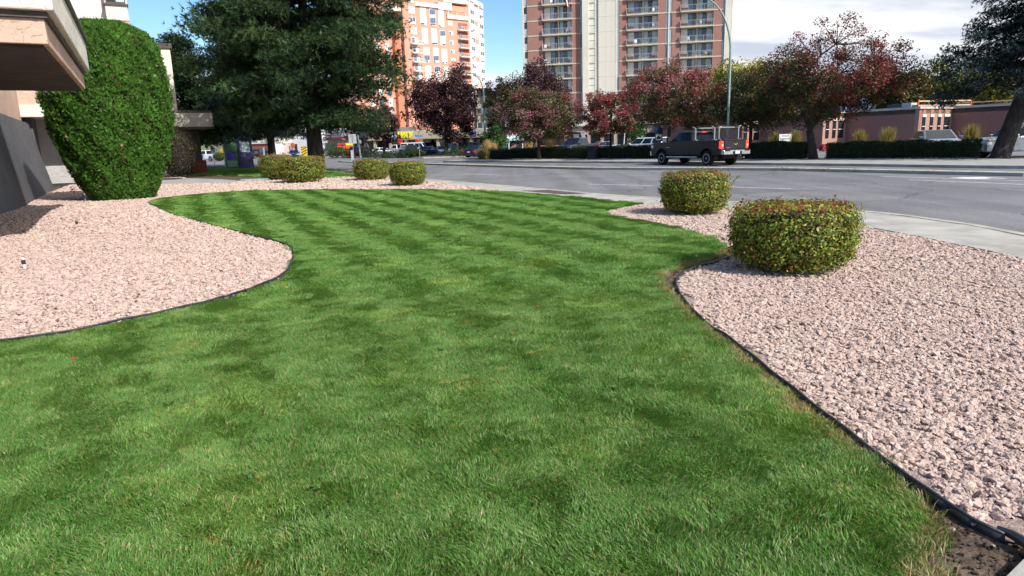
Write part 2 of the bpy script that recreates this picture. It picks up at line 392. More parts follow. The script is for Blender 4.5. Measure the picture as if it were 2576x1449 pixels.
sheet('turn_arrow', gl([(2385, 447.2), (2420, 445.6), (2475, 445.3), (2500, 447.2), (2535, 449.3), (2532, 449.9), (2495, 448.6), (2480, 450.4), (2440, 451)]), -.116, M_PAINT)
sheet('road_patch', gl([(1840, 474), (2065, 478.5), (1970, 482), (1895, 487.5), (1700, 486)]), -.1205, asphalt('patched_asphalt', (.12, .12, .125), (.15, .15, .155)))
brick_panel = thing('paver_panel', 'dark brown brick paver panel set into the pale sidewalk', 'paving', (0, 0, 0))
pp = [Vector((*G(*p, .006), 0)) for p in [(1312, 479.5), (1380, 478), (1472, 486.5), (1425, 488.5)]]
Mpav = pmat('brown_paver', (.105, .07, .075), .9, .3, 6, .3, 40)
for i in range(7):
    for j in range(3):
        a0, a1, b0, b1 = i / 7 + .004, (i + 1) / 7 - .004, j / 3 + .01, (j + 1) / 3 - .01
        q = lambda a, b: (pp[0].lerp(pp[3], a)).lerp(pp[1].lerp(pp[2], a), b)
        MB().prism([tuple(q(a, b).xy) for a, b in ((a0, b0), (a1, b0), (a1, b1), (a0, b1))], -.05, .007 + random.uniform(0, .003)).build('paver', Mpav, brick_panel)
MB().prism([tuple((pp[k]).xy) for k in range(4)], -.06, .0045).build('joint_bed', pmat('joint_sand', (.06, .045, .045), .95, .2, 9), brick_panel)

# ------------------------------------------------------------------ lawn, gravel beds and their edging
EDGE_L = smoothline([(-9.5, 4.6), (-7, 5.05), (-4.4, 5.62), (-3.7, 6.2), (-3.1, 7.11), (-2.87, 8.21), (-3.02, 9.2), (-3.3, 10.2), (-3.76, 11.22), (-4.96, 12.74), (-6.35, 14.5), (-7.89, 16.44), (-9.3, 18.4), (-10.46, 20.17), (-11.4, 21.6), (-11.95, 23.2), (-11.79, 24.6), (-11.2, 25.8)])
EDGE_F = smoothline([(-11.2, 25.8), (-10.4, 26.5), (-8.3, 26.4), (-5.61, 25.45), (-3.1, 24.2), (-.67, 22.69), (1.37, 19.9), (2.66, 17.6), (3.3, 16.5)])
EDGE_T = smoothline([(3.3, 16.5), (2.5, 15.6), (2.12, 14.85), (2.25, 14.0), (2.73, 12.68), (3.05, 11.3), (3.15, 10.44), (3.05, 9.6)])
EDGE_R = smoothline([(3.3, 9.9), (3.12, 9.1), (2.62, 8.45), (2.1, 7.9), (1.83, 7.38), (1.73, 6.9), (1.66, 6.2), (1.65, 5.5), (1.69, 4.96), (1.71, 4.23), (1.74, 3.43), (1.77, 2.89), (1.82, 2.51), (1.88, 2.36)])
LAWN_R = smoothline([(3.05, 9.6), (2.8, 9.05), (2.35, 8.5), (1.85, 8.0), (1.62, 7.38), (1.58, 6.9), (1.55, 6.2), (1.56, 5.5), (1.61, 4.96), (1.63, 4.23), (1.67, 3.43), (1.68, 2.95), (1.68, 2.62), (1.58, 2.40), (1.42, 2.17), (1.3, 1.9), (1.15, 1.2)])
LAWN = EDGE_L + EDGE_F[1:] + EDGE_T[1:] + LAWN_R[1:] + [(.9, .4), (-9.5, .4)]
sheet('flower_bed_soil', [(6.9, -3), (6.5, 3), (6.2, 8), (6.1, 9.7), (5.9, 11.6), (4.85, 15.2), (3.4, 16.4), (2.7, 17.5), (-.1, 22.3), (-3.5, 29.5), (-6.4, 36.6), (-7.7, 37.4), (-9.9, 43.5), (-13.1, 50.5), (-18.5, 57.5), (-23, 65), (-34, 76), (-75, 76), (-75, -3)], -.03, M_SOIL)
sheet('lawn', LAWN, -.012, M_LAWNB)
LAWN2 = smoothline(g([(430, 443), (452, 432), (520, 425.5), (610, 424), (700, 424), (800, 426), (850, 432), (880, 440), (905, 447), (880, 449), (820, 449), (700, 445), (550, 442), (470, 441.5), (430, 443)]), 4)[:-1]
sheet('far_lawn', LAWN2, -.012, M_LAWNB)
MC = np.array(G(300, 545)); MC2 = np.array(G(120, 700))
def mound(P):
    P = np.asarray(P, float)[:, :2]
    d = ((P - MC) ** 2).sum(1); e = dist_to_line(P, EDGE_L)
    return .26 * np.exp(-d / (2 * 2.6 ** 2)) * np.clip(e / 2.2, 0, 1) - .02
def gmound(x, y): return float(mound([(x, y)])[0])
WALL0 = Vector((-12.75, 17.05, 0)); WV = Vector((.868, .496, 0)); WU = Vector((-.496, .868, 0))
BED_L = EDGE_L + [(-10.8, 26.5), (-9.0, 28.2), (-14, 31), (-20.5, 31), tuple((WALL0 + WU * 10).xy), tuple(WALL0.xy), tuple((WALL0 - WU * 8).xy), tuple((WALL0 - WU * 14).xy)]
BED_F = EDGE_F + [(2.7, 17.5), (-.1, 22.3), (-3.5, 29.5), (-6.4, 36.3), (-8.2, 36.8), (-11, 34.5), (-16, 36.5), (-23, 47), (-28, 47), (-23, 36), (-20.5, 31), (-14, 31)]
BED_R = [(3.35, 16.4)] + EDGE_T[1:] + EDGE_R + [(2.0, 2.32), (2.35, 2.55), (6.35, 5.0), (6.2, 8), (6.1, 9.7), (5.9, 11.6), (4.85, 15.2)]
bm = bmesh.new(); stp = .3; vs = {}
def bv(i, j):
    if (i, j) not in vs:
        x, y = i * stp, j * stp; vs[i, j] = bm.verts.new((x, y, gmound(x, y)))
    return vs[i, j]
cells = [(i, j) for i in range(-85, -5) for j in range(10, 110)]
cen = np.array([((i + .5) * stp, (j + .5) * stp) for i, j in cells])
ok = inside(BED_L, cen) | (dist_to_line(cen, BED_L) < .2)
for (i, j), k in zip(cells, ok):
    if k: bm.faces.new([bv(i, j), bv(i + 1, j), bv(i + 1, j + 1), bv(i, j + 1)])
me = bpy.data.meshes.new('gravel_bed'); bm.to_mesh(me); bm.free(); me.materials.append(M_GRAVB)
put('gravel_bed', me)['kind'] = 'structure'
sheet('gravel_bed', BED_F, -.02, M_GRAVB); sheet('gravel_bed', BED_R, -.018, M_GRAVB)
# concrete path slab in the far gravel and a slab at the near corner of the sidewalk
sheet('garden_path', g([(385, 449), (480, 448), (560, 451), (640, 457), (560, 462), (380, 466)]), -.004, M_CONC2)
p0, p1 = Vector((*G(2536, 1452), 0)), Vector((*G(2580, 1408), 0)); dd = (p1 - p0).normalized(); nn = Vector((dd.y, -dd.x, 0))
MB().prism([tuple((p0 - dd * .02).xy), tuple((p0 + dd * 5).xy), tuple((p0 + dd * 5 + nn * 1.6).xy), tuple((p0 - dd * .02 + nn * 1.6).xy)], -.15, .012).build('walk_slab', M_CONC)['kind'] = 'structure'

def edging(name, P, label, w=.022, h=.045):
    P = resample(P, int(length(P) / .12)); rn = np.random.default_rng(3)
    t = thing(name, label, 'lawn edging', (0, 0, 0)); n = len(P); brk = list(range(0, n - 1, 20)) + [n - 1]
    for a, b in zip(brk[:-1], brk[1:]):
        q = P[a:b + 1]; hh = h + rn.normal(0, .006); pts = [(x, y, hh * .6 + gmound(x, y) * 0 + .004 * math.sin(i * 1.3)) for i, (x, y) in enumerate(q)]
        mb = MB().tube(pts, w * .62, 7)
        d = np.gradient(q, axis=0); d /= np.hypot(*d.T)[:, None]; nr = np.c_[-d[:, 1], d[:, 0]] * .004
        for i in range(len(q) - 1):
            mb.prism([tuple(q[i] + nr[i]), tuple(q[i + 1] + nr[i + 1]), tuple(q[i + 1] - nr[i + 1]), tuple(q[i] - nr[i])], -.06, hh * .6)
        mb.build('edging_strip', M_EDGE, t, smooth=True)
    return t
edging('lawn_edging', EDGE_L, 'black plastic edging curving between the left gravel bed and the lawn', .018, .042)
edging('lawn_edging', EDGE_R[2:], 'black plastic edging between the right gravel bed and bare soil', .013, .026)
sc = thing('edging_scrap', 'bent broken end of black edging lying on the bare soil', 'lawn edging', (1.9, 2.3, 0))
MB().tube([(-.02, .10, .012), (.0, .05, .014), (.012, .0, .012), (.008, -.04, .01), (.03, -.07, .012)], [.012, .019, .022, .018, .01], 7).build('strip', M_EDGE, sc)

# grass: real blades in small patches, leaning with the mower's passes
def blade_patch(name, size, n, h, w, seed, straw=.07):
    r = np.random.default_rng(seed); P = (r.random((n, 2)) - .5) * size
    ang = r.normal(math.pi / 2, .55, n); H = h * r.uniform(.6, 1.25, n); ln = r.uniform(.35, 1.35, n) * H
    wd = r.uniform(0, math.pi, n); W = w * r.uniform(.7, 1.3, n)
    ex, ey = np.cos(wd) * W / 2, np.sin(wd) * W / 2; lx, ly = np.cos(ang) * ln, np.sin(ang) * ln
    V = np.zeros((n, 5, 3)); x, y = P.T
    V[:, 0] = np.c_[x - ex, y - ey, np.full(n, -.01)]; V[:, 1] = np.c_[x + ex, y + ey, np.full(n, -.01)]
    V[:, 2] = np.c_[x - ex * .8 + lx * .35, y - ey * .8 + ly * .35, H * .6]; V[:, 3] = np.c_[x + ex * .8 + lx * .35, y + ey * .8 + ly * .35, H * .6]
    V[:, 4] = np.c_[x + lx, y + ly, H * .95]
    o = (np.arange(n) * 5)[:, None]
    Fa = np.concatenate([o + np.array([[0, 1, 3]]), o + np.array([[0, 3, 2]]), o + np.array([[2, 3, 4]])])
    base = np.array([(.104, .245, .032), (.130, .280, .042), (.082, .205, .027), (.162, .295, .066), (.114, .255, .060)])[r.integers(0, 5, n)] * r.uniform(.75, 1.25, (n, 1))
    sm = r.random(n) < straw; base[sm] = np.array([.34, .29, .13]) * r.uniform(.6, 1.2, (sm.sum(), 1))
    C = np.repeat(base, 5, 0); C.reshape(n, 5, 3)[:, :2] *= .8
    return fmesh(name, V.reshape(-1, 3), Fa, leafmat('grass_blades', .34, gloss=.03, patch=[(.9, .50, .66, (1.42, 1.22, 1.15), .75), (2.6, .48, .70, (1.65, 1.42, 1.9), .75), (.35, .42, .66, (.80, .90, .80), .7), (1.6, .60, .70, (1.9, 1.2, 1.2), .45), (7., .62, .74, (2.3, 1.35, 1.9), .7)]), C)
SD = Vector((.42, -.9, 0)).normalized(); SN = Vector((-SD.y, SD.x, 0))    # the mower's direction of travel and across it
def grass(name, poly, dens, size, n, h, w, keep, seed, straw=.06, nv=6, edge=None):
    r = np.random.default_rng(seed); A = np.array(poly); lo, hi = A.min(0), A.max(0); sp = dens ** -.5; gx_, gy_ = np.meshgrid(np.arange(lo[0], hi[0], sp), np.arange(lo[1], hi[1], sp))
    P = np.c_[gx_.ravel(), gy_.ravel()] + r.uniform(-.4, .4, (gx_.size, 2)) * sp; P = P[inside(poly, P) & keep(P)]
    D = dist_to_line(P, poly + poly[:1]); P = P[D > size * .33]; D = D[D > size * .33]
    s = np.floor((P @ np.array(SN.xy)) / .46 + r.normal(0, .06, len(P))).astype(int) % 2
    yaw = math.atan2(SD.y, SD.x) - math.pi / 2 + s * math.pi + r.normal(0, .3, len(P))
    far = .78 * np.clip((P[:, 1] - 5) / 8, 0, 1)
    yaw = np.where(r.random(len(P)) < .25 + .75 * far, yaw, r.random(len(P)) * 6.28)
    rot = np.c_[r.normal(0, .05, len(P)), r.normal(0, .05, len(P)), yaw]
    sc = r.uniform(.8, 1.2, len(P)); lush = .5 + .5 * np.sin(P[:, 0] * 1.7 + 1.3 * np.sin(P[:, 1] * 1.1)) * np.sin(P[:, 1] * 1.45 + P[:, 0] * .6)
    scl = np.c_[sc, sc, sc * (.75 + .5 * lush)]
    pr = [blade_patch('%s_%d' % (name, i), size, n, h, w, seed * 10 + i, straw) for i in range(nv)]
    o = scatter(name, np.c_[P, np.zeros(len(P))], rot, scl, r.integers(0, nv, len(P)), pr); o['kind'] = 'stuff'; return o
ZN = 7.0
vis = lambda P: np.abs(P[:, 0]) < (P[:, 1] + .6) * .85 + .9
tag(grass('lawn_grass', LAWN, 84, .24, 820, .0225, .0032, lambda P: (P[:, 1] < ZN) & (P[:, 1] > 1.5) & vis(P), 11, .10), 'green mown grass of the lawn close to the camera', 'grass')
tag(grass('lawn_grass', LAWN, 46, .32, 600, .027, .0052, lambda P: (P[:, 1] >= ZN) & (P[:, 1] < 14), 12), 'green mown grass across the middle of the lawn', 'grass')
tag(grass('lawn_grass', LAWN, 44, .32, 380, .034, .008, lambda P: P[:, 1] >= 14, 13, .03), 'striped mown grass at the far end of the lawn', 'grass')
tag(grass('lawn_grass', LAWN2, 4, 1.1, 700, .06, .022, lambda P: P[:, 1] > 0, 14, .02), 'strip of shaded lawn beyond the clipped bushes', 'grass')
# dry tufts along the bare soil edge
r = np.random.default_rng(5); q = resample(LAWN_R, 600); q = q[q[:, 1] < 10]; q = q + r.normal(0, .035, q.shape)
tag(scatter('dry_grass', np.c_[q, np.full(len(q), -.015)], np.c_[np.zeros((len(q), 2)), r.random(len(q)) * 6.28], r.uniform(.6, 1.1, len(q)), r.integers(0, 3, len(q)),
    [blade_patch('dry_%d' % i, .13, 60, .035, .0042, 90 + i, .72) for i in range(3)]), 'straw coloured dry grass along the bare soil edge', 'grass', None, 'stuff')
# broadleaf weeds in the near lawn
def weed(i):
    r = np.random.default_rng(i); V = []; Fa = []
    for k in range(int(r.integers(3, 7))):
        a = r.uniform(0, 6.28); L = r.uniform(.02, .06); d = np.array([math.cos(a), math.sin(a)]); nn_ = np.array([-d[1], d[0]]); o = len(V)
        V += [(0, 0, .025), (*(d * L * .5 + nn_ * .011), .045), (*(d * L), .042), (*(d * L * .5 - nn_ * .011), .045)]; Fa.append((o, o + 1, o + 2, o + 3))
    return fmesh('weed', V, Fa, leafmat('weed_leaf', .3), np.array([.10, .20, .05]))
P = np.c_[r.uniform(-2.6, 1.3, 16), r.uniform(2.3, 6, 16)]
tag(scatter('lawn_weeds', np.c_[P, np.full(16, -.012)], np.c_[np.zeros((16, 2)), r.random(16) * 6], r.uniform(.45, 1.0, 16), r.integers(0, 5, 16), [weed(k) for k in range(1, 6)]), 'small broad-leaved weeds dotted through the near lawn', 'weeds', None, 'stuff')

# crushed pink stone
def stone_mat():
    m = bpy.data.materials.new('pink_crushed_stone'); m.use_nodes = True; t = m.node_tree; b = t.nodes['Principled BSDF']
    oi = N(t, 'ShaderNodeObjectInfo'); rp = N(t, 'ShaderNodeValToRGB'); e = rp.color_ramp.elements
    e[0].position = 0; e[0].color = (.38, .275, .232, 1); e[1].position = 1; e[1].color = (.70, .565, .49, 1)
    for p, c in ((.10, (.49, .365, .31)), (.45, (.61, .47, .402)), (.7, (.57, .432, .37)), (.93, (.66, .525, .455))):
        x = e.new(p); x.color = (*c, 1)
    t.links.new(oi.outputs['Random'], rp.inputs[0])
    c = N(t, 'ShaderNodeTexCoord'); n = N(t, 'ShaderNodeTexNoise'); n.inputs['Scale'].default_value = 2.2; n.inputs['Detail'].default_value = 6; t.links.new(c.outputs['Object'], n.inputs['Vector'])
    t.links.new(MIXC(t, SMOOTH(t, n.outputs[0], .35, .7), MIXC(t, 1., rp.outputs[0], (.82, .8, .8), 'MULTIPLY'), rp.outputs[0]), b.inputs['Base Color'])
    b.inputs['Roughness'].default_value = .9; b.inputs['Specular IOR Level'].default_value = .2
    bp = N(t, 'ShaderNodeBump'); bp.inputs['Strength'].default_value = .4; bp.inputs['Distance'].default_value = .2; t.links.new(n.outputs[0], bp.inputs['Height']); t.links.new(bp.outputs[0], b.inputs['Normal'])
    return m
M_STONE = stone_mat(); STONES = []
for i in range(9):
    rr = np.random.default_rng(40 + i); b_ = bmesh.new(); bmesh.ops.create_icosphere(b_, subdivisions=1 if i < 6 else 2, radius=.5)
    sx, sy, sz = rr.uniform(.8, 1.35), rr.uniform(.65, 1.0), rr.uniform(.45, .7)
    pl = [(Vector(rr.normal(0, 1, 3)).normalized(), rr.uniform(.26, .40)) for _ in range(7)]
    for v in b_.verts:
        for n_, d_ in pl:                                           # broken flat faces
            k = v.co.dot(n_) - d_
            if k > 0: v.co -= n_ * k
        v.co = Vector((v.co.x * sx, v.co.y * sy, v.co.z * sz)) + Vector(rr.normal(0, .02, 3))
    m_ = bpy.data.meshes.new('stone_%d' % i); b_.to_mesh(m_); b_.free(); m_.materials.append(M_STONE); STONES.append(m_)
def gravel(name, poly, dens, size, keep, seed, zf, label):
    r = np.random.default_rng(seed); A = np.array(poly); lo, hi = A.min(0), A.max(0)
    P = lo + r.random((int((hi - lo).prod() * dens), 2)) * (hi - lo); P = P[inside(poly, P) & keep(P)]
    P = P[dist_to_line(P, poly + poly[:1]) > .02]
    s = size * np.clip(r.lognormal(0, .28, len(P)), .55, 1.7); z = zf(P) + s * r.uniform(.05, .42, len(P))
    rot = np.c_[r.normal(0, .3, len(P)), r.normal(0, .3, len(P)), r.random(len(P)) * 6.28]
    return tag(scatter(name, np.c_[P, z], rot, s, r.integers(0, 9, len(P)), STONES), label, 'gravel', None, 'stuff')
flat = lambda P: np.full(len(P), -.022)
bare = lambda P: ~((dist_to_line(P, EDGE_R) < .05 + .07 * np.sin(P[:, 1] * 7)) & (np.sin(P[:, 1] * 3.1) > .3)) & (np.hypot(P[:, 0] - 1.98, P[:, 1] - 2.35) > .16)
r = np.random.default_rng(77); q = resample(EDGE_R, 1500); q = np.r_[q + r.normal(0, .08, q.shape) - np.array([.1, 0]), np.c_[r.uniform(.9, 2.0, 1500), r.uniform(1.7, 2.6, 1500)]]; q = q[~inside(LAWN, q)]
SOILM = [m.copy() for m in STONES[:4]]
for m in SOILM: m.materials.clear(); m.materials.append(M_SOIL)
tag(scatter('soil_clods', np.c_[q, np.full(len(q), -.026)], r.normal(0, 1, (len(q), 3)), .012 * np.clip(r.lognormal(0, .6, len(q)), .3, 2.6), r.integers(0, 4, len(q)), SOILM), 'crumbs of dry brown soil along the right edging', 'soil', None, 'stuff')
q = np.c_[r.uniform(1.2, 2.1, 26), r.uniform(1.8, 2.7, 26)]; tag(scatter('stray_gravel', np.c_[q, np.full(26, -.015)], r.normal(0, 1, (26, 3)), r.uniform(.015, .04, 26), r.integers(0, 6, 26), STONES), 'stray pink stones lying on the bare soil corner', 'gravel', None, 'stuff')
gravel('gravel', BED_R, 3100, .036, lambda P: (P[:, 1] < 7.5) & bare(P), 21, flat, 'pink crushed stone in the right bed nearest the camera')
gravel('gravel', BED_R, 2000, .043, lambda P: (P[:, 1] >= 7.5), 22, flat, 'pink crushed stone around the two right bushes')
gravel('gravel', BED_L, 1900, .043, lambda P: (P[:, 1] < 13) & (P[:, 0] > -P[:, 1] * 1.1 - 1.5), 23, mound, 'pale pink crushed stone in the near part of the left bed')
gravel('gravel', BED_L, 850, .060, lambda P: (P[:, 1] >= 13), 24, mound, 'pale pink crushed stone around the tall cedar')
PATH_ = g([(385, 449), (480, 448), (560, 451), (640, 457), (560, 462), (380, 466)])
gravel('gravel', BED_F, 330, .095, lambda P: ~inside(PATH_, P), 25, lambda P: np.full(len(P), -.03), 'strip of pink crushed stone beyond the lawn')
# ------------------------------------------------------------------ plants
M_BARK = pmat('brown_bark', (.085, .062, .048), .95, .4, 5, 1., 14, stretch=(1, 1, .3))
M_BARKD = pmat('dark_bark', (.045, .036, .032), .95, .4, 6, 1., 16, stretch=(1, 1, .3))
M_TWIG = pmat('shrub_twigs', (.035, .028, .018), .95, .4, 12, .5)
def unit(a): return a / np.maximum(np.linalg.norm(a, axis=-1, keepdims=True), 1e-9)
def leaves(C, Nn, size, aspect, r, up=0.):
    n = len(C); Nn = unit(Nn); t = r.normal(0, 1, (n, 3)); t[:, 2] += up; t = unit(t - (t * Nn).sum(1, keepdims=True) * Nn); b = np.cross(Nn, t)
    s = size if hasattr(size, '__len__') else np.full(n, size); s = s[:, None]
    V = np.stack([C - t * s * .5, C + b * s * aspect * .5 - t * s * .05 + Nn * s * .07, C + t * s * .5, C - b * s * aspect * .5 - t * s * .05 + Nn * s * .07], 1)
    return V.reshape(-1, 3), np.arange(n * 4).reshape(n, 4)
def needles(C, Dn, L, w, k, r, spread=.75):
    """k thin needles around each tuft point, pointing roughly along Dn"""
    n = len(C); C = np.repeat(C, k, 0); D = np.repeat(unit(Dn), k, 0); d = unit(D + r.normal(0, spread, D.shape)); Ls = L * r.uniform(.6, 1.15, (n * k, 1))
    s = unit(np.cross(d, r.normal(0, 1, d.shape))) * w * .5
    V = np.stack([C - s, C + s, C + d * Ls], 1); return V.reshape(-1, 3), np.arange(n * k * 3).reshape(-1, 3)
def pick(pal, n, r, w=None): return np.array(pal)[r.choice(len(pal), n, p=w)] * r.uniform(.75, 1.25, (n, 1))
def fol(name, VF, cols, k, parent, mat): return put(name, fmesh(name, VF[0], VF[1], mat, np.repeat(cols, k, 0)), parent)

def clipped_bush(label, base, rx, ry, h, seed, nl, leaf, group='clipped round bushes', top_red=.4, pal=None, w=None, name='clipped_bush', ez=9., low=.06, cat='bush', redcol=None):
    r = np.random.default_rng(seed); t = thing(name, label, cat, (base[0], base[1], 0), r.uniform(0, 6.28), group)
    def surf(n, k, jit):
        d = unit(r.normal(0, 1, (n, 3))); e = (np.abs(d[:, 0]) ** 2 + np.abs(d[:, 1]) ** 2) ** (ez / 2) + np.abs(d[:, 2]) ** ez
        p = d / (e ** (1 / ez))[:, None]
        p *= (1 + .035 * np.sin(p[:, :1] * 9 + seed) * np.sin(p[:, 1:2] * 8) + .03 * np.sin(p[:, 2:3] * 13 + 4 * p[:, :1]))
        nr = unit(np.c_[d[:, :2], np.sign(d[:, 2]) * np.abs(d[:, 2]) ** 1.5])
        tp = np.where(p[:, 2] < 0, 1 + .06 * p[:, 2] - .10 * p[:, 2] ** 4, 1)[:, None]
        q = p * np.c_[tp, tp, np.ones_like(tp)] * np.array([rx, ry, (h - low) / 2]) * (k + r.normal(0, jit, (n, 1)) - np.abs(r.normal(0, jit, (n, 1))))
        q[:, 2] += (h + low) / 2; return q, nr, p
    bm = bmesh.new(); bmesh.ops.create_icosphere(bm, subdivisions=3, radius=1)
    for v in bm.verts:
        d = v.co.normalized(); e = (d.x ** 2 + d.y ** 2) ** (ez / 2) + abs(d.z) ** ez; p = d / (e ** (1 / ez)); tp = 1 + .08 * p.z if p.z < 0 else 1
        v.co = Vector((p.x * tp * rx * .86, p.y * tp * ry * .86, p.z * (h - low) / 2 * .86 + (h + low) / 2))
    me = bpy.data.meshes.new('twigs'); bm.to_mesh(me); bm.free(); me.materials.append(M_TWIG); put('twigs', me, t)
    mb = MB()
    for k in range(7):
        a = k * .9 + r.uniform(0, .4); mb.tube([(math.cos(a) * rx * .08, math.sin(a) * ry * .08, -.05), (math.cos(a) * rx * .25, math.sin(a) * ry * .25, h * .22), (math.cos(a) * rx * .55, math.sin(a) * ry * .55, h * .5)], [.022, .016, .008], 5)
    mb.build('stem', M_TWIG, t)
    pal = pal or [(.19, .27, .036), (.28, .34, .045), (.115, .175, .027), (.075, .11, .022), (.31, .35, .052), (.17, .115, .036)]
    q, nr, p = surf(nl, 1.0, .055)
    cols = pick(pal, nl, r, w)
    red = (r.random(nl) < np.clip((p[:, 2] - .78) / .2, 0, 1) * top_red + .05); cols[red] = pick(redcol or [(.30, .085, .04), (.22, .06, .03), (.33, .16, .05)], red.sum(), r)
    cl = np.sin(p[:, 0] * 11 + seed) * np.sin(p[:, 1] * 10) * np.sin(p[:, 2] * 9); cols *= (1 + .28 * cl[:, None])
    ns = 70; si = r.integers(0, nl, ns); si = si[p[si, 2] > -.5]; sq = np.repeat(q[si], 6, 0); sn = np.repeat(unit(nr[si] + np.array([0, 0, .5])), 6, 0); up_ = np.tile(np.arange(6), len(si))[:, None] * leaf * .42
    sq = sq + sn * up_ + r.normal(0, leaf * .3, sq.shape); q = np.r_[q, sq]; nr = np.r_[nr, sn * .3 + r.normal(0, .6, sn.shape)]; cols = np.r_[cols, pick([(.26, .30, .05), (.30, .16, .05), (.16, .22, .04)], len(sq), r)]; nl = len(q)
    fol('foliage', leaves(q, nr * 1.1 + r.normal(0, .55, nr.shape) + np.array([0, 0, .25]), leaf * r.uniform(.6, 1.3, nl), .6, r), cols, 4, t, leafmat('shrub_leaves', .3))
    return t
def bush_at(xv, y_bottom, wv, top, **kw):
    """a bush whose lowest leaves meet the bed at image row y_bottom"""
    gx, gy = G(xv, y_bottom, .06); D = gy; R = wv / F * D / 2 * 1.02; c = Vector((gx, gy, 0)) * ((gy + R * .9) / gy)
    h = zat(xv, top, c.y - R * .4) ; return c, wv / F * c.y / 2 * .90, h
c, R, h = bush_at(1990, 690, 327, 520)
clipped_bush('large clipped round bush with reddish top in the right gravel bed', c, R, R * .95, h, 1, 24000, .036)
c, R, h = bush_at(1745, 538, 187, 436)
clipped_bush('clipped round bush standing where the right gravel bed narrows', c, R, R * .95, h, 2, 16000, .041, top_red=.45)
c, R, h = bush_at(762, 459, 120, 396)
clipped_bush('clipped bush in front of the pine trunk, nearer of the touching pair', c, R, R, h, 3, 12000, .058, top_red=.25)
c, R, h = bush_at(697, 448, 86, 391)
clipped_bush('clipped bush half hidden behind its neighbour left of the pine trunk', c, R * 1.05, R, h, 4, 9000, .062, top_red=.25)
c, R, h = bush_at(1027, 466, 96, 409)
clipped_bush('clipped bush beside the road, nearer of the pair right of the pine', c, R, R, h, 5, 10000, .052, top_red=.25)
c, R, h = bush_at(936, 452, 94, 402)
clipped_bush('clipped bush behind its neighbour, farther of the pair right of the pine', c, R, R, h, 6, 9000, .058, top_red=.35)
# round dark shrub by the entrance
c = Vector((*G(449, 448), 0))
clipped_bush('tall rounded purple-brown shrub below the entrance canopy', c + Vector((-.3, .8, 0)), 1.06, 1.06, 3.1, 8, 12000, .075, None, .0, [(.045, .05, .025), (.06, .04, .032), (.035, .045, .022), (.075, .06, .04), (.03, .025, .02)], None, 'rounded_shrub', 2.3, .02, 'shrub', [(.05, .03, .03)])
c = Vector((*G(553, 404), 0))
clipped_bush('low green ball shrub left of the information kiosk', c, 1.0, 1.0, 1.35, 9, 3500, .10, None, .0, [(.04, .09, .02), (.06, .12, .03), (.03, .06, .015)], None, 'ball_shrub', 2.2, .0, 'shrub', [(.06, .1, .03)])

def stray_shoot(label, p, h, n, seed):
    r = np.random.default_rng(seed); t = thing('weed_seedling', label, 'weed', p); MB().tube([(0, 0, 0), (.01, .01, h * .6), (.03, 0, h)], .006, 5).build('stem', M_TWIG, t)
    for k in range(n):
        a = r.uniform(0, 6.28); L = h * r.uniform(.25, .4); z = h * r.uniform(.6, 1)
        V, Fa = leaves(np.array([[math.cos(a) * L * .5, math.sin(a) * L * .5, z]]), np.array([[math.cos(a) * .4, math.sin(a) * .4, 1]]), L, .4, r)
        put('leaf', fmesh('leaf', V, Fa, leafmat('weed_leaf', .3), np.array([.11, .24, .05])), t)
stray_shoot('bright green maple seedling in front of the pair of clipped bushes', (*G(742, 462), 0), .75, 9, 4)
stray_shoot('green weed growing at the left foot of the tall cedar', (*G(190, 506), 0), .5, 12, 5)
t = thing('weed_shoot', 'green leafy shoot poking out beside the middle clipped bush', 'weed', (*G(1842, 507), 0))
MB().tube([(-.1, .1, .2), (.0, 0, .45), (.12, 0, .62)], .006, 5).build('stem', M_TWIG, t)
r = np.random.default_rng(3)
for k in range(8):
    V, Fa = leaves(np.array([[.02 + k * .022, r.normal(0, .02), .5 + k * .016]]), np.array([[0, -.6, .6]]), .085, .35, r, -3)
    put('leaf', fmesh('leaf', V, Fa, leafmat('weed_leaf', .3), np.array([.10, .22, .05])), t)

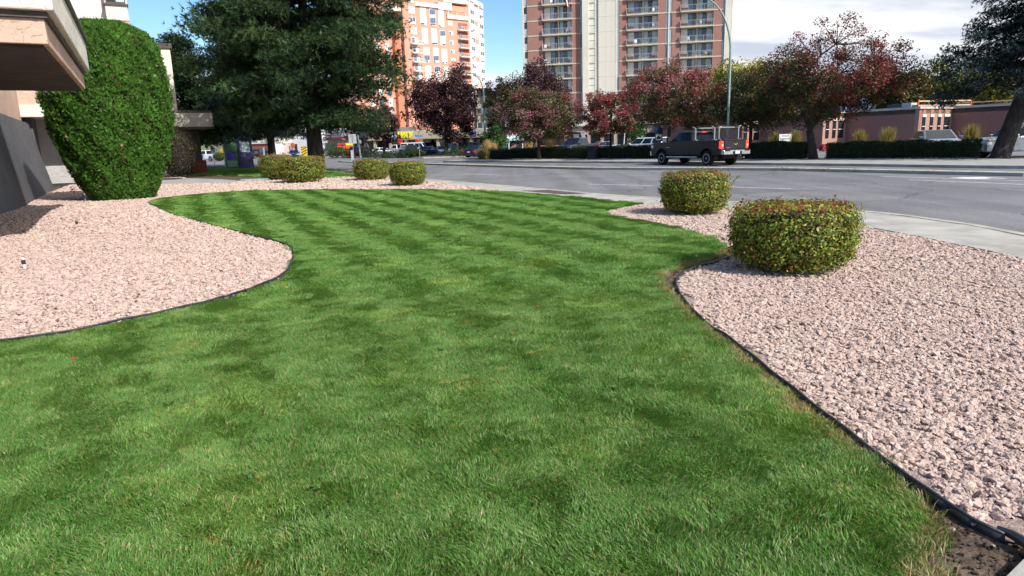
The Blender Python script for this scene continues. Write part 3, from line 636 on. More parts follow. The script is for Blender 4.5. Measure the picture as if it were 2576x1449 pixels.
# tall clipped cedar
def cedar():
    gx, gy = G(311, 507); R0 = 1.9; c = Vector((gx, gy, 0)) * ((gy + 1.35) / gy); r = np.random.default_rng(17)
    t = thing('clipped_cedar', 'tall bright green clipped cedar beside the stucco building', 'cedar', (c.x, c.y, gmound(gx, gy) * 0))
    D = c.y - .8; zt = zat(290, 49, D)
    zs = np.array([0, .05, .14, .26, .42, .6, .76, .88, .95, 1.0]) * zt; rs = np.array([.50, .60, .71, .84, .95, 1.0, .98, .90, .77, .45]) * R0
    def prof(z): return np.interp(z, zs, rs)
    n = 60000; z = zt * (r.random(n) ** .9); a = r.uniform(0, 6.283, n); top = r.random(n) < .10
    z[top] = zt * r.uniform(.95, 1.0, top.sum())
    lump = 1 + .06 * np.sin(a * 7 + z * 1.9) * np.sin(z * 2.7 + a * 3) + .03 * np.sin(a * 19 + 2 * np.sin(z * 2.5)) * np.sin(z * 9 + a * 5)
    rad = prof(z) * lump * (1 - np.abs(r.normal(0, .05, n))); rad[top] = r.random(top.sum()) ** .5 * prof(z[top])
    q = np.c_[np.cos(a) * rad, np.sin(a) * rad, z]; out = np.c_[np.cos(a), np.sin(a), .35 * np.ones(n)]; out[top, 2] = 1.6
    ln = r.uniform(.05, .13, n); d = unit(out * .45 + np.c_[r.normal(0, .3, n), r.normal(0, .3, n), r.uniform(.2, 1.5, n)]); s = unit(np.cross(d, out + r.normal(0, .35, out.shape))); ln = ln[:, None]
    # a flat fan with three fingers
    V = np.stack([q - s * ln * .10, q + s * ln * .10, q + s * ln * .42 + d * ln * .62, q + s * ln * .12 + d * ln * .55, q + d * ln * 1.05, q - s * ln * .12 + d * ln * .55, q - s * ln * .42 + d * ln * .62], 1)
    o = (np.arange(n) * 7)[:, None]; Fa = np.concatenate([o + np.array([x]) for x in ([0, 1, 3], [0, 3, 5], [1, 2, 3], [3, 4, 5], [0, 5, 6])])
    cols = np.array([(.064, .160, .021), (.080, .190, .027), (.055, .138, .019), (.092, .205, .033)])[r.integers(0, 4, n)] * r.uniform(.88, 1.12, (n, 1)); br = r.random(n) < .02 + .10 * (np.sin(a * 6 + 1) * np.sin(z * 2.3 + a * 2) > .72); cols[br] = pick([(.16, .09, .03), (.12, .07, .03)], br.sum(), r)
    patchy = np.sin(a * 5 + z * 2.1) * np.sin(z * 3.3 - a * 4); cols *= (1 + .2 * patchy)[:, None]
    put('foliage', fmesh('foliage', V.reshape(-1, 3), Fa, leafmat('cedar_sprays', .28), np.repeat(cols, 7, 0)), t)
    # loose wisps above the top
    m = 260; aw = r.uniform(0, 6.28, m); rw = r.random(m) ** .5 * R0 * .75; zw = np.interp(rw, [.4 * R0, R0 * .75], [zt, zt * .94]); mb = MB()
    for x, y, z_ in zip(np.cos(aw) * rw, np.sin(aw) * rw, zw): mb.tube([(x, y, z_ - .1), (x + r.normal(0, .05), y + r.normal(0, .05), z_ + r.uniform(.05, .26))], [.007, .003], 3, False)
    mb.build('wisps', pmat('cedar_wisp', (.07, .12, .03), .9, .3, 5), t)['kind'] = 'stuff'
    MB().lathe([(.01, .02)] + [(prof(zz_) * .88, zz_) for zz_ in np.linspace(.08, zt * .97, 16)], 20).build('twigs', M_TWIG, t, smooth=True)
    MB().tube([(0, 0, -.1), (0, 0, zt * .5)], .16, 8).build('trunk', M_BARK, t)
cedar()

def limb(mb, a, b, r0, r1, rr, n=4, bend=.12, sides=6):
    a, b = Vector(a), Vector(b); L = (b - a).length; off = Vector(rr.normal(0, bend * L * .5, 3)); pts = []; rad = []
    for k in range(n + 1):
        t_ = k / n; p = a.lerp(b, t_) + off * math.sin(t_ * math.pi); pts.append(p); rad.append(r0 + (r1 - r0) * t_)
    mb.tube(pts, rad, sides, False); return pts
def broadleaf(name, label, base, h, z0, rx, pal, nl, leaf, seed, tr=.12, group=None, w=None, nc=110, thin_top=0., ry=None, lean=(0, 0), off=(0, 0), bark=None, clus=.17, fork=None, zones=None, squash=.75, spread=.55, low_bias=0.):
    r = np.random.default_rng(seed); t = thing(name, label, 'tree', (base[0], base[1], base[2] if len(base) > 2 else 0), 0, group); ry = ry or rx
    cz, rz = (h + z0) / 2, (h - z0) / 2; fz = fork or z0 + .12 * (h - z0)
    tm = MB(); ft = Vector((lean[0], lean[1], fz))
    tm.tube([(0, 0, -.15), (0, 0, 0.02), (lean[0] * .3, lean[1] * .3, fz * .4), tuple(ft)], [tr * 1.7, tr * 1.25, tr, tr * .85], 10, False); tm.build('trunk', bark or M_BARKD, t, smooth=True)
    d = unit(r.normal(0, 1, (nc, 3))); rad = r.uniform(.35, 1, nc) ** .6
    lump = 1 + .16 * np.sin(d[:, 0] * 4 + seed) + .14 * np.sin(d[:, 1] * 5 + seed * 2) * np.sin(d[:, 2] * 4)
    if low_bias: d[:, 2] = np.where(r.random(nc) < low_bias, -np.abs(d[:, 2]) * .8, d[:, 2])
    C = d * (rad * lump)[:, None] * np.array([rx, ry, rz]) + np.array([off[0], off[1], cz])
    C[:, 2] = np.maximum(C[:, 2], z0 * .92 + r.uniform(0, .12, nc) * (h - z0))
    bmh = MB(); K = 7; ends = []
    for k in range(K):
        a = k * 6.283 / K + r.uniform(-.3, .3); e = Vector((off[0] + math.cos(a) * rx * .5, off[1] + math.sin(a) * ry * .5, cz + rz * r.uniform(-.25, .45)))
        if k == 0: e = Vector((off[0], off[1], cz + rz * .6))
        ends.append(limb(bmh, ft, e, tr * .5, tr * .18, r, 5, .14, 6))
    nodes = [p for e in ends for p in e[1:]]
    for cpt in C:
        v = Vector(cpt); m = min(nodes, key=lambda p: (p - v).length + .4 * max(0, p.z - v.z)); limb(bmh, m, v, tr * .13, tr * .04, r, 3, .15, 4)
    bmh.build('branches', bark or M_BARKD, t)
    ci = r.integers(0, nc, nl); cr = rx * clus * r.uniform(.7, 1.3, nc)
    Q = C[ci] + unit(r.normal(0, 1, (nl, 3))) * (1.7 * r.random((nl, 1)) ** .45) * cr[ci][:, None] * np.array([1, 1, squash])
    rel = (Q - np.array([off[0], off[1], cz])) / np.array([rx, ry, rz])
    if thin_top:
        kc = r.random(nc) > thin_top * np.clip(((C[:, 2] - cz) / rz + .1) / .9, 0, 1); keep = kc[ci]; Q, rel, ci = Q[keep], rel[keep], ci[keep]
    n = len(Q); cc = pick(pal, nc, r, w) if zones is None else zones(C, r)
    cols = np.where(r.random((n, 1)) < .6, cc[ci], pick(pal, n, r, w) if zones is None else cc[r.integers(0, nc, n)]) * r.uniform(.75, 1.25, (n, 1))
    fol('crown', leaves(Q, unit(rel) * .5 + r.normal(0, spread, (n, 3)) + np.array([0, 0, .35]), leaf * r.uniform(.6, 1.35, n), .62, r), cols, 4, t, leafmat('tree_leaves', .25))
    return t
PURP = [(.042, .015, .019), (.058, .022, .026), (.030, .011, .014), (.085, .038, .043)]
CRAB = [(.17, .028, .036), (.11, .02, .026), (.060, .055, .02), (.045, .055, .02), (.22, .06, .07), (.09, .05, .025)]
def crabzones(redx, dark=1., reds=None):
    def z(C, r):
        n = len(C); c = pick([(.075, .10, .032), (.10, .085, .036), (.12, .07, .045), (.06, .085, .028)], n, r); cen = C.mean(0); sd = C.std(0) + 1e-6
        rr = np.linalg.norm((C - cen) / sd, axis=1); k = redx[0] * (C[:, 0] - cen[0]) / sd[0] + redx[1] * (C[:, 2] - cen[2]) / sd[2] + redx[2] - .45 + .55 * (rr - 1.6); m = r.random(n) < 1 / (1 + np.exp(-2.6 * k)); c[m] = pick(reds or [(.34, .055, .085), (.24, .04, .055), (.38, .14, .17), (.28, .055, .055)], m.sum(), r)
        return c * dark
    return z
def base_at(xv, D): p = at(xv, D, 0); return (p.x, p.y, -.02)
broadleaf('purple_maple', 'large dense purple-leaved maple at the edge of the car park', base_at(1124, 96), 11.6, 1.9, 4.5, PURP, 42000, .23, 31, .26, 'purple-leaved maples', nc=170, clus=.15)
broadleaf('purple_maple', 'small purple-leaved maple left of the yellow lettered shop sign', base_at(967, 104), 7.2, 2.0, 2.9, PURP, 9000, .22, 32, .16, 'purple-leaved maples', nc=80)
broadleaf('purple_maple', 'purple-leaved maple rising behind the pink crabapple', base_at(1345, 98), 12.4, 3, 5.4, PURP, 22000, .25, 33, .24, 'purple-leaved maples', nc=140, clus=.15)
broadleaf('dark_maple', 'dark green-bronze tree left of the purple maple behind the crabapple', base_at(1262, 94), 10.0, 2.4, 2.5, [(.03, .04, .018), (.05, .035, .02), (.06, .05, .02)], 7000, .23, 34, .2, nc=60)
broadleaf('crabapple_tree', 'pinkish crabapple tree behind the low hedge by the tan grasses', base_at(1356, 61), 6.0, 1.5, 3.35, CRAB, 40000, .14, 35, .15, 'autumn crabapple trees', nc=260, clus=.12, zones=crabzones((0, .1, .15), 1., [(.27, .09, .12), (.20, .11, .125), (.32, .13, .17), (.24, .05, .075)]))
broadleaf('crabapple_tree', 'rounded red crabapple tree above the parked dark pickup', base_at(1536, 60), 5.75, 1.6, 2.2, CRAB, 22000, .14, 36, .11, 'autumn crabapple trees', nc=170, clus=.12, zones=crabzones((-.1, .35, .35)))
broadleaf('crabapple_tree', 'red and green crabapple tree behind the cab of the grey pickup', base_at(1682, 52), 7.2, 1.9, 2.9, CRAB, 30000, .135, 37, .13, 'autumn crabapple trees', nc=220, clus=.12, zones=crabzones((.1, .5, -.1)), thin_top=.35)
broadleaf('crabapple_tree', 'dark green crabapple tree right of the green lamp post', base_at(1886, 49), 6.2, 1.9, 3.3, CRAB, 32000, .135, 38, .13, 'autumn crabapple trees', nc=220, clus=.12, zones=crabzones((-.3, .2, -1.2)), thin_top=.3)
broadleaf('crabapple_tree', 'dark leafy crabapple tree between the two reddest trees by the lamp', base_at(1762, 56), 6.0, 1.9, 2.6, CRAB, 20000, .14, 39, .12, 'autumn crabapple trees', nc=150, clus=.12, zones=crabzones((0, .4, -.5)))
broadleaf('crabapple_tree', 'wide spreading red crabapple tree with bare forked trunk in the hedge gap', base_at(2046, 42.6), 7.9, 2.35, 4.55, CRAB, 60000, .125, 40, .24, 'autumn crabapple trees', nc=400, clus=.08, zones=crabzones((.35, .3, .2), .85, [(.30, .045, .05), (.22, .035, .04), (.26, .07, .07)]), thin_top=.62, low_bias=.35, lean=(-.35, 0), off=(1.1, .4), fork=1.75)
YEL = [(.26, .25, .03), (.34, .29, .035), (.15, .19, .03), (.40, .30, .04)]
OLV = [(.06, .08, .018), (.09, .10, .02), (.12, .10, .025), (.045, .065, .016)]
for xv, D, h, z0, rx, pal, lab, sd in [
    (1842, 112, 13.2, 3, 4.6, YEL, 'yellow-green tree showing above the dark crabapple by the lamp', 41), (1925, 118, 13.8, 3, 5.0, YEL, 'yellow autumn tree left of the wide red crabapple', 42),
    (2248, 100, 9.2, 2, 3.4, [(.12, .06, .02), (.09, .07, .02), (.06, .07, .02)], 'orange-brown tree behind the roof of the brick school', 43), (2318, 104, 11.2, 2, 4.6, OLV, 'olive green tree behind the roof boxes of the brick school', 44),
    (2372, 125, 9.6, 1, 1.6, [(.03, .05, .018), (.04, .06, .02)], 'narrow dark tree below the blue mountain', 45), (2398, 128, 9.0, 1, 1.5, [(.04, .055, .018), (.06, .065, .02)], 'narrow tree right of the dark narrow tree below the mountain', 46),
    (2452, 108, 11.0, 2, 5.2, YEL, 'yellow-green tree seen left of the leaning spruce trunk', 47), (2560, 100, 11.4, 2, 5.5, YEL, 'yellow-green tree at the right edge behind the brick school', 48)]:
    broadleaf('autumn_tree', lab, base_at(xv, D), h, z0, rx, pal, 11000, .38, sd, .2, 'trees behind the brick school', nc=80, clus=.19)
# greenery across the junction
for xv, D, h, rx, lab, sd in [(1245, 78, 3.6, 1.7, 'feathery green sumac beside the tan grasses', 51), (1596, 82, 4.0, 1.6, 'dark green young tree right of the thin white pole', 52), (925, 128, 3.6, 1.7, 'yellowing shrub behind the grey sign board', 53)]:
    broadleaf('young_tree', lab, base_at(xv, D), h, .5, rx, [(.03, .075, .02), (.045, .10, .025)] if sd != 53 else YEL, 3000, .22, sd, .06, None, nc=40, clus=.22)
for xv, D, h, rx, lab, sd in [(838, 118, 2.6, 2.1, 'spiky green shrub in front of the striped store', 61), (862, 112, 1.5, 1.7, 'flowering shrub below the red and yellow banners', 62), (835, 110, 1.3, 1.8, 'low shrub beside the pine trunk across the road', 63), (884, 112, 1.2, 1.6, 'low shrub left of the grey sign post', 64),
    (962, 98, .9, 2.2, 'low green juniper beneath the small purple maple', 65), (1002, 96, .8, 2.0, 'low juniper in the planting island left of the blue sign', 66), (1034, 94, 1.3, .9, 'round green bush left of the blue street sign post', 67), (1052, 93, 1.0, .8, 'round green bush at the foot of the street sign post', 68), (1160, 90, .9, 2.4, 'dark low shrubs under the large purple maple', 69), (1205, 88, 1.2, .8, 'pale green bush left of the green lamp post', 70)]:
    broadleaf('low_shrub', lab, base_at(xv, D), h, .02, rx, [(.05, .09, .025), (.08, .12, .03), (.12, .11, .05)] if sd in (62, 64, 70) else [(.03, .06, .02), (.045, .08, .025)], 1500, .16, sd, .05, 'low shrubs across the junction', nc=30, clus=.25, fork=.1)

def pine(name, label, base, h, z0, R, prof, seed, pal, L=.24, w=.022, k=9, tr=.42, step=.5, nb=6, tufts=11, droop=0., off=(0, 0), bark=None, lean=(0, 0), group=None, cl=.3, inner=.35, tz=0., squash=.6, spacing=.55, mat='pine_needles', up=.5, spread=.75, bare=None):
    r = np.random.default_rng(seed); t = thing(name, label, 'tree', (base[0], base[1], -.05), 0, group)
    ax = lambda z: Vector((lean[0] * z / h, lean[1] * z / h, z))
    MB().tube([tuple(ax(0) + Vector((0, 0, -.1))), tuple(ax(.15)), tuple(ax(h * .12)), tuple(ax(h * .35)), tuple(ax(h * .7)), tuple(ax(h * .97))], [tr * 1.45, tr * 1.15, tr, tr * .8, tr * .42, .04], 12, False).build('trunk', bark or M_BARK, t, smooth=True)
    bmh = MB(); C = []; Dn = []; z = z0
    while z < h * .985:
        f = (z - z0) / (h - z0); Rz = R * np.interp(f, *prof)
        for b in range(nb):
            a = r.uniform(0, 6.283); ln = Rz * r.uniform(.62, 1.08); s = ax(z + r.uniform(-.2, .2)); e = np.array([math.cos(a), math.sin(a), 0])
            zend = (up - .9 * (1 - f)) * .16 * ln - droop * ln * (1 - .4 * f)
            P = [np.array(s) + e * ln * q_ + np.array([off[0] * f, off[1] * f, zend * q_ ** 1.2 + (.13 * ln * q_ ** 3 if droop else .05 * ln * math.sin(q_ * 3))]) for q_ in np.linspace(0, 1, 6)]
            bmh.tube([tuple(p) for p in P], [tr * .16 * (.4 + ln / R), tr * .1, tr * .07, tr * .05, tr * .035, .012], 5, False)
            P = np.array(P); m = max(3, int(ln * (1 - inner) / spacing)); q_ = inner + (1 - inner) * (np.arange(m) + r.random(m)) / m
            B = np.stack([np.interp(q_, np.linspace(0, 1, 6), P[:, i]) for i in range(3)], 1)
            side = np.array([-e[1], e[0], 0]); B += side * (r.normal(0, .16, (m, 1)) * ln * np.clip(1.25 - q_, .2, 1)[:, None]); B[:, 2] += r.normal(0, .12, m)
            C.append(B); Dn.append(np.repeat((e + np.array([0, 0, up - droop * 1.2]))[None], m, 0))
        z += step * r.uniform(.75, 1.25)
    bmh.build('branches', bark or M_BARKD, t)
    C = np.concatenate(C); Dn = np.concatenate(Dn); m = len(C); cc = pick(pal, m, r)
    Q = np.repeat(C, tufts, 0) + r.normal(0, cl, (m * tufts, 3)) * np.array([1, 1, squash]); D2 = np.repeat(Dn, tufts, 0) + .5 * unit(Q - np.repeat(C, tufts, 0)); ro_ = np.hypot(*(C[:, :2] - np.array([off[0], off[1]]) * 0).T) / R; cols = np.repeat(cc * (.55 + .95 * np.clip(ro_, 0, 1.1) ** 1.5)[:, None], tufts, 0) * r.uniform(.75, 1.3, (m * tufts, 1))  # outer tufts brighter, inner darker: crown light painted into the colours
    m5 = np.repeat(C, 14, 0) + r.normal(0, cl * .9, (m * 14, 3)) * np.array([1, 1, squash]); fol('inner_foliage', leaves(m5, r.normal(0, 1, m5.shape) + np.array([0, 0, .4]), L * 1.2 * r.uniform(.7, 1.3, m * 14), .26, r), np.repeat(cc, 14, 0) * .5, 4, t, leafmat(mat, .12, gloss=.02))  # inner needles darkened in colour to stand in for crown shade
    if bare is not None:
        kp = bare(Q, r); Q, D2, cols = Q[kp], D2[kp], cols[kp]
    V, Fa = needles(Q, D2, L, w, k, r, spread); put('crown', fmesh('crown', V, Fa, leafmat(mat, .12, gloss=.02), np.repeat(cols, 3 * k, 0)), t)
    return t
PINE = [(.030, .064, .024), (.044, .088, .032), (.022, .046, .02), (.062, .10, .036)]
b = G(797, 431)
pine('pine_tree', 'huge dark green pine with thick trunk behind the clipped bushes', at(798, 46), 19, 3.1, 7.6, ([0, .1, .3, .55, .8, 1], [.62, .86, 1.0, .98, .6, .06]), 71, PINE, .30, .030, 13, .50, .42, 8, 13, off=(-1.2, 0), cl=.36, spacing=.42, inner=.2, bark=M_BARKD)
DKS = [(.018, .034, .024), (.024, .044, .030), (.014, .026, .02)]
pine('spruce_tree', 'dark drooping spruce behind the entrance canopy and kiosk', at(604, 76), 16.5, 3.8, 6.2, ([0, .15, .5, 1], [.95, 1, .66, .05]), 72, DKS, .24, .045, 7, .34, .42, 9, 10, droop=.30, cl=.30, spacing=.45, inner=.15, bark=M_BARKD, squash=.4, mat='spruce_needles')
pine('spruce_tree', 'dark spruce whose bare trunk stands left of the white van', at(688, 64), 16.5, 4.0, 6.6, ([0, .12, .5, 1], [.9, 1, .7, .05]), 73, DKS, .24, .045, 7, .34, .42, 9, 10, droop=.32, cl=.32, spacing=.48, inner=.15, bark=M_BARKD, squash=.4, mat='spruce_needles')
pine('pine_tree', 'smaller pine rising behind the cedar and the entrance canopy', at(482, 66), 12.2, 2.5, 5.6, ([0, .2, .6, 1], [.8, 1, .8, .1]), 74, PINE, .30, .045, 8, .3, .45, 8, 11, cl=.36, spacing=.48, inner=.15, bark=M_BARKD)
BLU = [(.030, .056, .050), (.048, .082, .078), (.022, .038, .036), (.066, .10, .098), (.018, .03, .026)]
pine('spruce_tree', 'blue-green spruce with leaning trunk at the right edge', at(2514, 36.2), 15.5, 4.4, 5.0, ([0, .12, .5, 1], [.9, 1, .8, .06]), 75, BLU, .17, .034, 10, .40, .42, 8, 15, droop=.42, cl=.22, spacing=.30, squash=.55, lean=(4.2, 0), mat='spruce_needles', inner=.15, up=.35, spread=.9, bark=M_BARKD)

# hedges along the far sidewalk
def hedge(label, A, B, w, h, seed, n):
    A, B = Vector(A), Vector(B); d = B - A; L = d.length; r = np.random.default_rng(seed); t = thing('hedge', label, 'hedge', (A.x, A.y, -.02), math.atan2(d.y, d.x), 'low dark hedges along the far sidewalk')
    MB().box(.08, L - .08, -w / 2 + .08, w / 2 - .08, .03, h - .09).build('twigs', M_TWIG, t, bevel=.12)
    f = r.random(n); x = r.uniform(0, L, n); z = r.uniform(.02, h, n); y = np.where(r.random(n) < .72, -w / 2, w / 2); nr = np.zeros((n, 3)); nr[:, 1] = np.sign(y)
    tp = f < .3; z[tp] = h; y[tp] = r.uniform(-w / 2, w / 2, tp.sum()); nr[tp] = (0, 0, 1); en = f > .95; x[en] = np.where(r.random(en.sum()) < .5, 0, L); y[en] = r.uniform(-w / 2, w / 2, en.sum())
    wob = .05 * np.sin(x * 2.1 + seed) + .04 * np.sin(x * 5.3); Q = np.c_[x, y * (1 + .6 * wob), z * (1 + wob * .9)] + r.normal(0, .045, (n, 3)) - nr * np.abs(r.normal(0, .04, (n, 1)))
    fol('foliage', leaves(Q, nr + r.normal(0, .6, (n, 3)) + np.array([0, 0, .3]), .085 * r.uniform(.6, 1.3, n), .6, r), pick([(.018, .042, .014), (.026, .056, .018), (.012, .028, .010), (.04, .075, .02)], n, r), 4, t, leafmat('hedge_leaves', .2))
hp = lambda x, D: at(x, D, 0)
hedge('long low hedge left of the dark litter bin', hp(1238, 68.5), hp(1494, 58.6), 1.0, .98, 1, 15000)
hedge('low hedge between the litter bin and the grey pickup', hp(1503, 58.3), hp(1720, 51.8), 1.0, 1.0, 2, 13000)
hedge('short hedge right of the grey pickup', hp(1868, 46.9), hp(2028, 43.4), 1.0, 1.05, 3, 9000)
hedge('hedge between the red crabapple and the leaning spruce trunk', hp(2084, 42.8), hp(2460, 37.6), 1.0, .94, 4, 16000)

def plume(label, p, h, w, seed, pal, n=420):
    r = np.random.default_rng(seed); t = thing('ornamental_grass', label, 'grass clump', (p[0], p[1], -.05), 0, 'tan ornamental grass clumps')
    a = r.uniform(0, 6.28, n); lean = np.abs(r.normal(0, .30, n)) * w; H = h * r.uniform(.55, 1.05, n); bx = r.normal(0, .09 * w, (n, 2))
    tip = np.c_[bx[:, 0] + np.cos(a) * lean, bx[:, 1] + np.sin(a) * lean, H]; mid = np.c_[bx[:, 0] + np.cos(a) * lean * .45, bx[:, 1] + np.sin(a) * lean * .45, H * .6]
    s = np.c_[-np.sin(a), np.cos(a), np.zeros(n)] * .02; b0 = np.c_[bx, np.zeros(n)]
    V = np.stack([b0 - s * .6, b0 + s * .6, mid + s, tip, mid - s], 1); o = (np.arange(n) * 5)[:, None]; Fa = np.concatenate([o + np.array([x]) for x in ([0, 1, 2], [0, 2, 4], [4, 2, 3])])
    c = pick(pal, n, r); c2 = np.repeat(c, 5, 0).reshape(n, 5, 3); c2[:, :2] *= np.array([.35, .5, .35]); put('blades', fmesh('blades', V.reshape(-1, 3), Fa, leafmat('plume_blades', .35), c2.reshape(-1, 3)), t)
    MB().lathe([(.12 * w, 0), (.3 * w, h * .28), (.22 * w, h * .42)], 9).build('crown', pmat('grass_clump_base', (.09, .085, .03), .95, .3, 6), t)
TAN = [(.52, .36, .17), (.60, .43, .22), (.42, .29, .13)]; TAN2 = [(.34, .25, .08), (.28, .21, .07), (.20, .19, .06)]
for xv, D, h, w, pal, lab in [(1228, 70, 2.0, 1.3, TAN, 'tallest tan grass clump at the left end of the hedges'), (1243, 72, 1.7, 1.2, TAN, 'tan grass clump just right of the tallest one'), (1212, 71, 1.1, 1.4, TAN2, 'low yellowing grass clump before the tallest tan clump'), (1331, 67, 1.75, 1.1, TAN, 'tan grass clump left of the crabapple trunk behind the hedge'), (1384, 64, 1.85, 1.1, TAN, 'tan grass clump left of the parked dark pickup'),
    (1716, 68, 1.6, 1.2, TAN, 'tan grass clump right of the white minivan'), (1948, 58, 1.9, 1.3, TAN2, 'yellowish grass clump left of the small white sign'), (2000, 56, 2.0, 1.3, TAN2, 'yellowish grass clump right of the small white sign'), (2161, 53, 1.9, 1.3, TAN2, 'yellowish grass clump before the long brick wall'), (2233, 52, 2.0, 1.4, TAN2, 'wide yellowish grass clump left of the blue car'), (2440, 46, 2.0, 1.3, TAN2, 'yellowish grass clump between the blue car and the spruce')]:
    plume(lab, at(xv, D), h, w, int(xv), pal)
# ------------------------------------------------------------------ buildings
def stucco(name, col, big=.25):
    m = pmat(name, col, .92, .10, .8, 0); t = m.node_tree; b = t.nodes['Principled BSDF']; c = N(t, 'ShaderNodeTexCoord')
    n = N(t, 'ShaderNodeTexNoise'); n.inputs['Scale'].default_value = 3.2; n.inputs['Detail'].default_value = 6; n.inputs['Distortion'].default_value = 1.2; t.links.new(c.outputs['Object'], n.inputs['Vector'])
    n2 = N(t, 'ShaderNodeTexNoise'); n2.inputs['Scale'].default_value = 45; n2.inputs['Detail'].default_value = 4; t.links.new(c.outputs['Object'], n2.inputs['Vector'])
    h = MATH(t, 'ADD', SMOOTH(t, n.outputs[0], .46, .54), MATH(t, 'MULTIPLY', n2.outputs[0], .35))
    bp = N(t, 'ShaderNodeBump'); bp.inputs['Strength'].default_value = big * 2; bp.inputs['Distance'].default_value = .03; t.links.new(h, bp.inputs['Height']); t.links.new(bp.outputs[0], b.inputs['Normal']); return m
def brickmat(name, c1, c2, mortar, sx=1.):
    m = bpy.data.materials.new(name); m.use_nodes = True; t = m.node_tree; b = t.nodes['Principled BSDF']; b.inputs['Roughness'].default_value = .9
    c = N(t, 'ShaderNodeTexCoord'); s = N(t, 'ShaderNodeSeparateXYZ'); t.links.new(c.outputs['Object'], s.inputs[0]); cb = N(t, 'ShaderNodeCombineXYZ')
    t.links.new(MATH(t, 'ADD', s.outputs[0], s.outputs[1]), cb.inputs[0]); t.links.new(s.outputs[2], cb.inputs[1])
    k = N(t, 'ShaderNodeTexBrick'); k.inputs['Color1'].default_value = (*c1, 1); k.inputs['Color2'].default_value = (*c2, 1); k.inputs['Mortar'].default_value = (*mortar, 1); k.inputs['Scale'].default_value = 1; k.inputs['Brick Width'].default_value = .21 * sx; k.inputs['Row Height'].default_value = .075 * sx; k.inputs['Mortar Size'].default_value = .009 * sx
    t.links.new(cb.outputs[0], k.inputs[0]); n = N(t, 'ShaderNodeTexNoise'); n.inputs['Scale'].default_value = .5; n.inputs['Detail'].default_value = 5; t.links.new(c.outputs['Object'], n.inputs[0])
    t.links.new(MIXC(t, MATH(t, 'MULTIPLY', SMOOTH(t, n.outputs[0], .35, .7), .35), k.outputs[0], MIXC(t, 1., k.outputs[0], (1.3, 1.25, 1.2), 'MULTIPLY')), b.inputs['Base Color']); MATS[name] = m; return m
M_STUC = stucco('white_stucco', (.70, .645, .575)); M_STUT = stucco('tan_stucco', (.54, .385, .30)); M_STUG = stucco('shade_grey_stucco', (.095, .098, .108)); M_COPE = pmat('brown_coping', (.085, .068, .06), .6, .2, 4)  # the grey stucco is darkened so its colour carries the wall's shade
M_GLASS = pmat('window_glass', (.05, .065, .08), .07, .3, .35, spec=.9); M_GLASSL = pmat('sky_lit_glass', (.42, .50, .55), .12, .25, .3, spec=.9); M_CURT = pmat('pale_blinds', (.80, .80, .78), .55, .08, 1.5, spec=.5); M_GLD = pmat('dark_glass', (.018, .022, .028), .1, .3, 1, spec=.8)  # the sky-lit glass has sky reflection put into its pale colour
M_BLUEG = pmat('blue_glass', (.10, .16, .25), .08, .3, .6, spec=.9)
def facade(name, label, P, Q, cat='building'):
    """an Empty at the left foot of a front wall; local x runs along the wall, y into the building"""
    P, Q = Vector(P), Vector(Q); d = Q - P; return thing(name, label, cat, (P.x, P.y, -.16), math.atan2(d.y, d.x)), d.length

# left: the stucco building with its overhanging box
sb = thing('stucco_building', 'pale stucco building with overhanging balcony box at the left edge', 'building', (WALL0.x, WALL0.y, 0), math.atan2(WV.y, WV.x))
def wedge(poly, y0, y1): return MB().xz(poly, y0, y1)
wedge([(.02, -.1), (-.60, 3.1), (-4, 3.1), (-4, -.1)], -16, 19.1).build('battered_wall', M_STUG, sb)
MB().box(-4, -.85, -16, 19.3, 3.1, 4.6).build('frieze_wall', M_STUT, sb)
MB().prism([(-5, -8.55), (2.02, -8.55), (2.27, -.30), (-5, -.30)], 3.17, 3.53).build('overhang_band', M_STUT, sb, bevel=.012)
MB().prism([(-5, -8.70), (2.16, -8.70), (2.42, -.16), (-5, -.16)], 3.62, 4.32).build('overhang_parapet', M_STUC, sb, bevel=.03)
MB().prism([(-4.9, -8.60), (2.07, -8.60), (2.32, -.26), (-4.9, -.26)], 3.53, 3.62).build('shadow_groove', pmat('dark_groove', (.10, .085, .075), .9, .2, 6), sb)  # gap under the parapet, its shade put into the dark colour
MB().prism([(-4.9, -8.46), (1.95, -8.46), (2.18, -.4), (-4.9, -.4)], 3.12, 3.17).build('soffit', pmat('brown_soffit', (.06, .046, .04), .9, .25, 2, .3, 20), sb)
MB().prism([(-5.05, -8.76), (2.22, -8.76), (2.48, -.10), (-5.05, -.10)], 4.32, 4.40).build('parapet_coping', M_COPE, sb)
MB().box(-6, 2.0, -8.0, -.5, 4.40, 13).build('upper_wall', M_STUC, sb)  # upper storeys, extended outward to cast shade on the battered wall
for y0 in (-7.2, -3.4):
    w_ = MB().box(1.98, 2.04, y0, y0 + 2.4, 5.4, 7.2).build('window', M_COPE, sb); MB().box(2.035, 2.055, y0 + .1, y0 + 2.3, 5.5, 7.1).build('pane', M_GLASS, w_)
MB().box(-9, 4.16, 19.6, 29, 3.42, 13).build('wing_wall', M_STUC, sb); MB().box(-9, 3.9, 22.0, 28.9, -.1, 3.42).build('recessed_wall', stucco('pale_shade_stucco', (.40, .395, .39)), sb)  # recessed wall greyed, shade beneath the beam painted into its stucco
MB().box(-4, 4.2, 19.42, 19.62, 3.98, 4.76).build('wing_band', M_STUT, sb)
MB().box(-4, 4.22, 19.3, 19.62, 3.40, 3.97).build('wing_beam', M_STUC, sb, bevel=.02)
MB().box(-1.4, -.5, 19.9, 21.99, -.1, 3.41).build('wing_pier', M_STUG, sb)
MB().box(-.5, 3.95, 21.95, 22.05, -.1, .14).build('base_trim', M_DARK, sb)
o_ = MB().box(3.30, 4.26, 19.1, 21, 7.97, 12).build('bay', M_STUC, sb, bevel=.02)
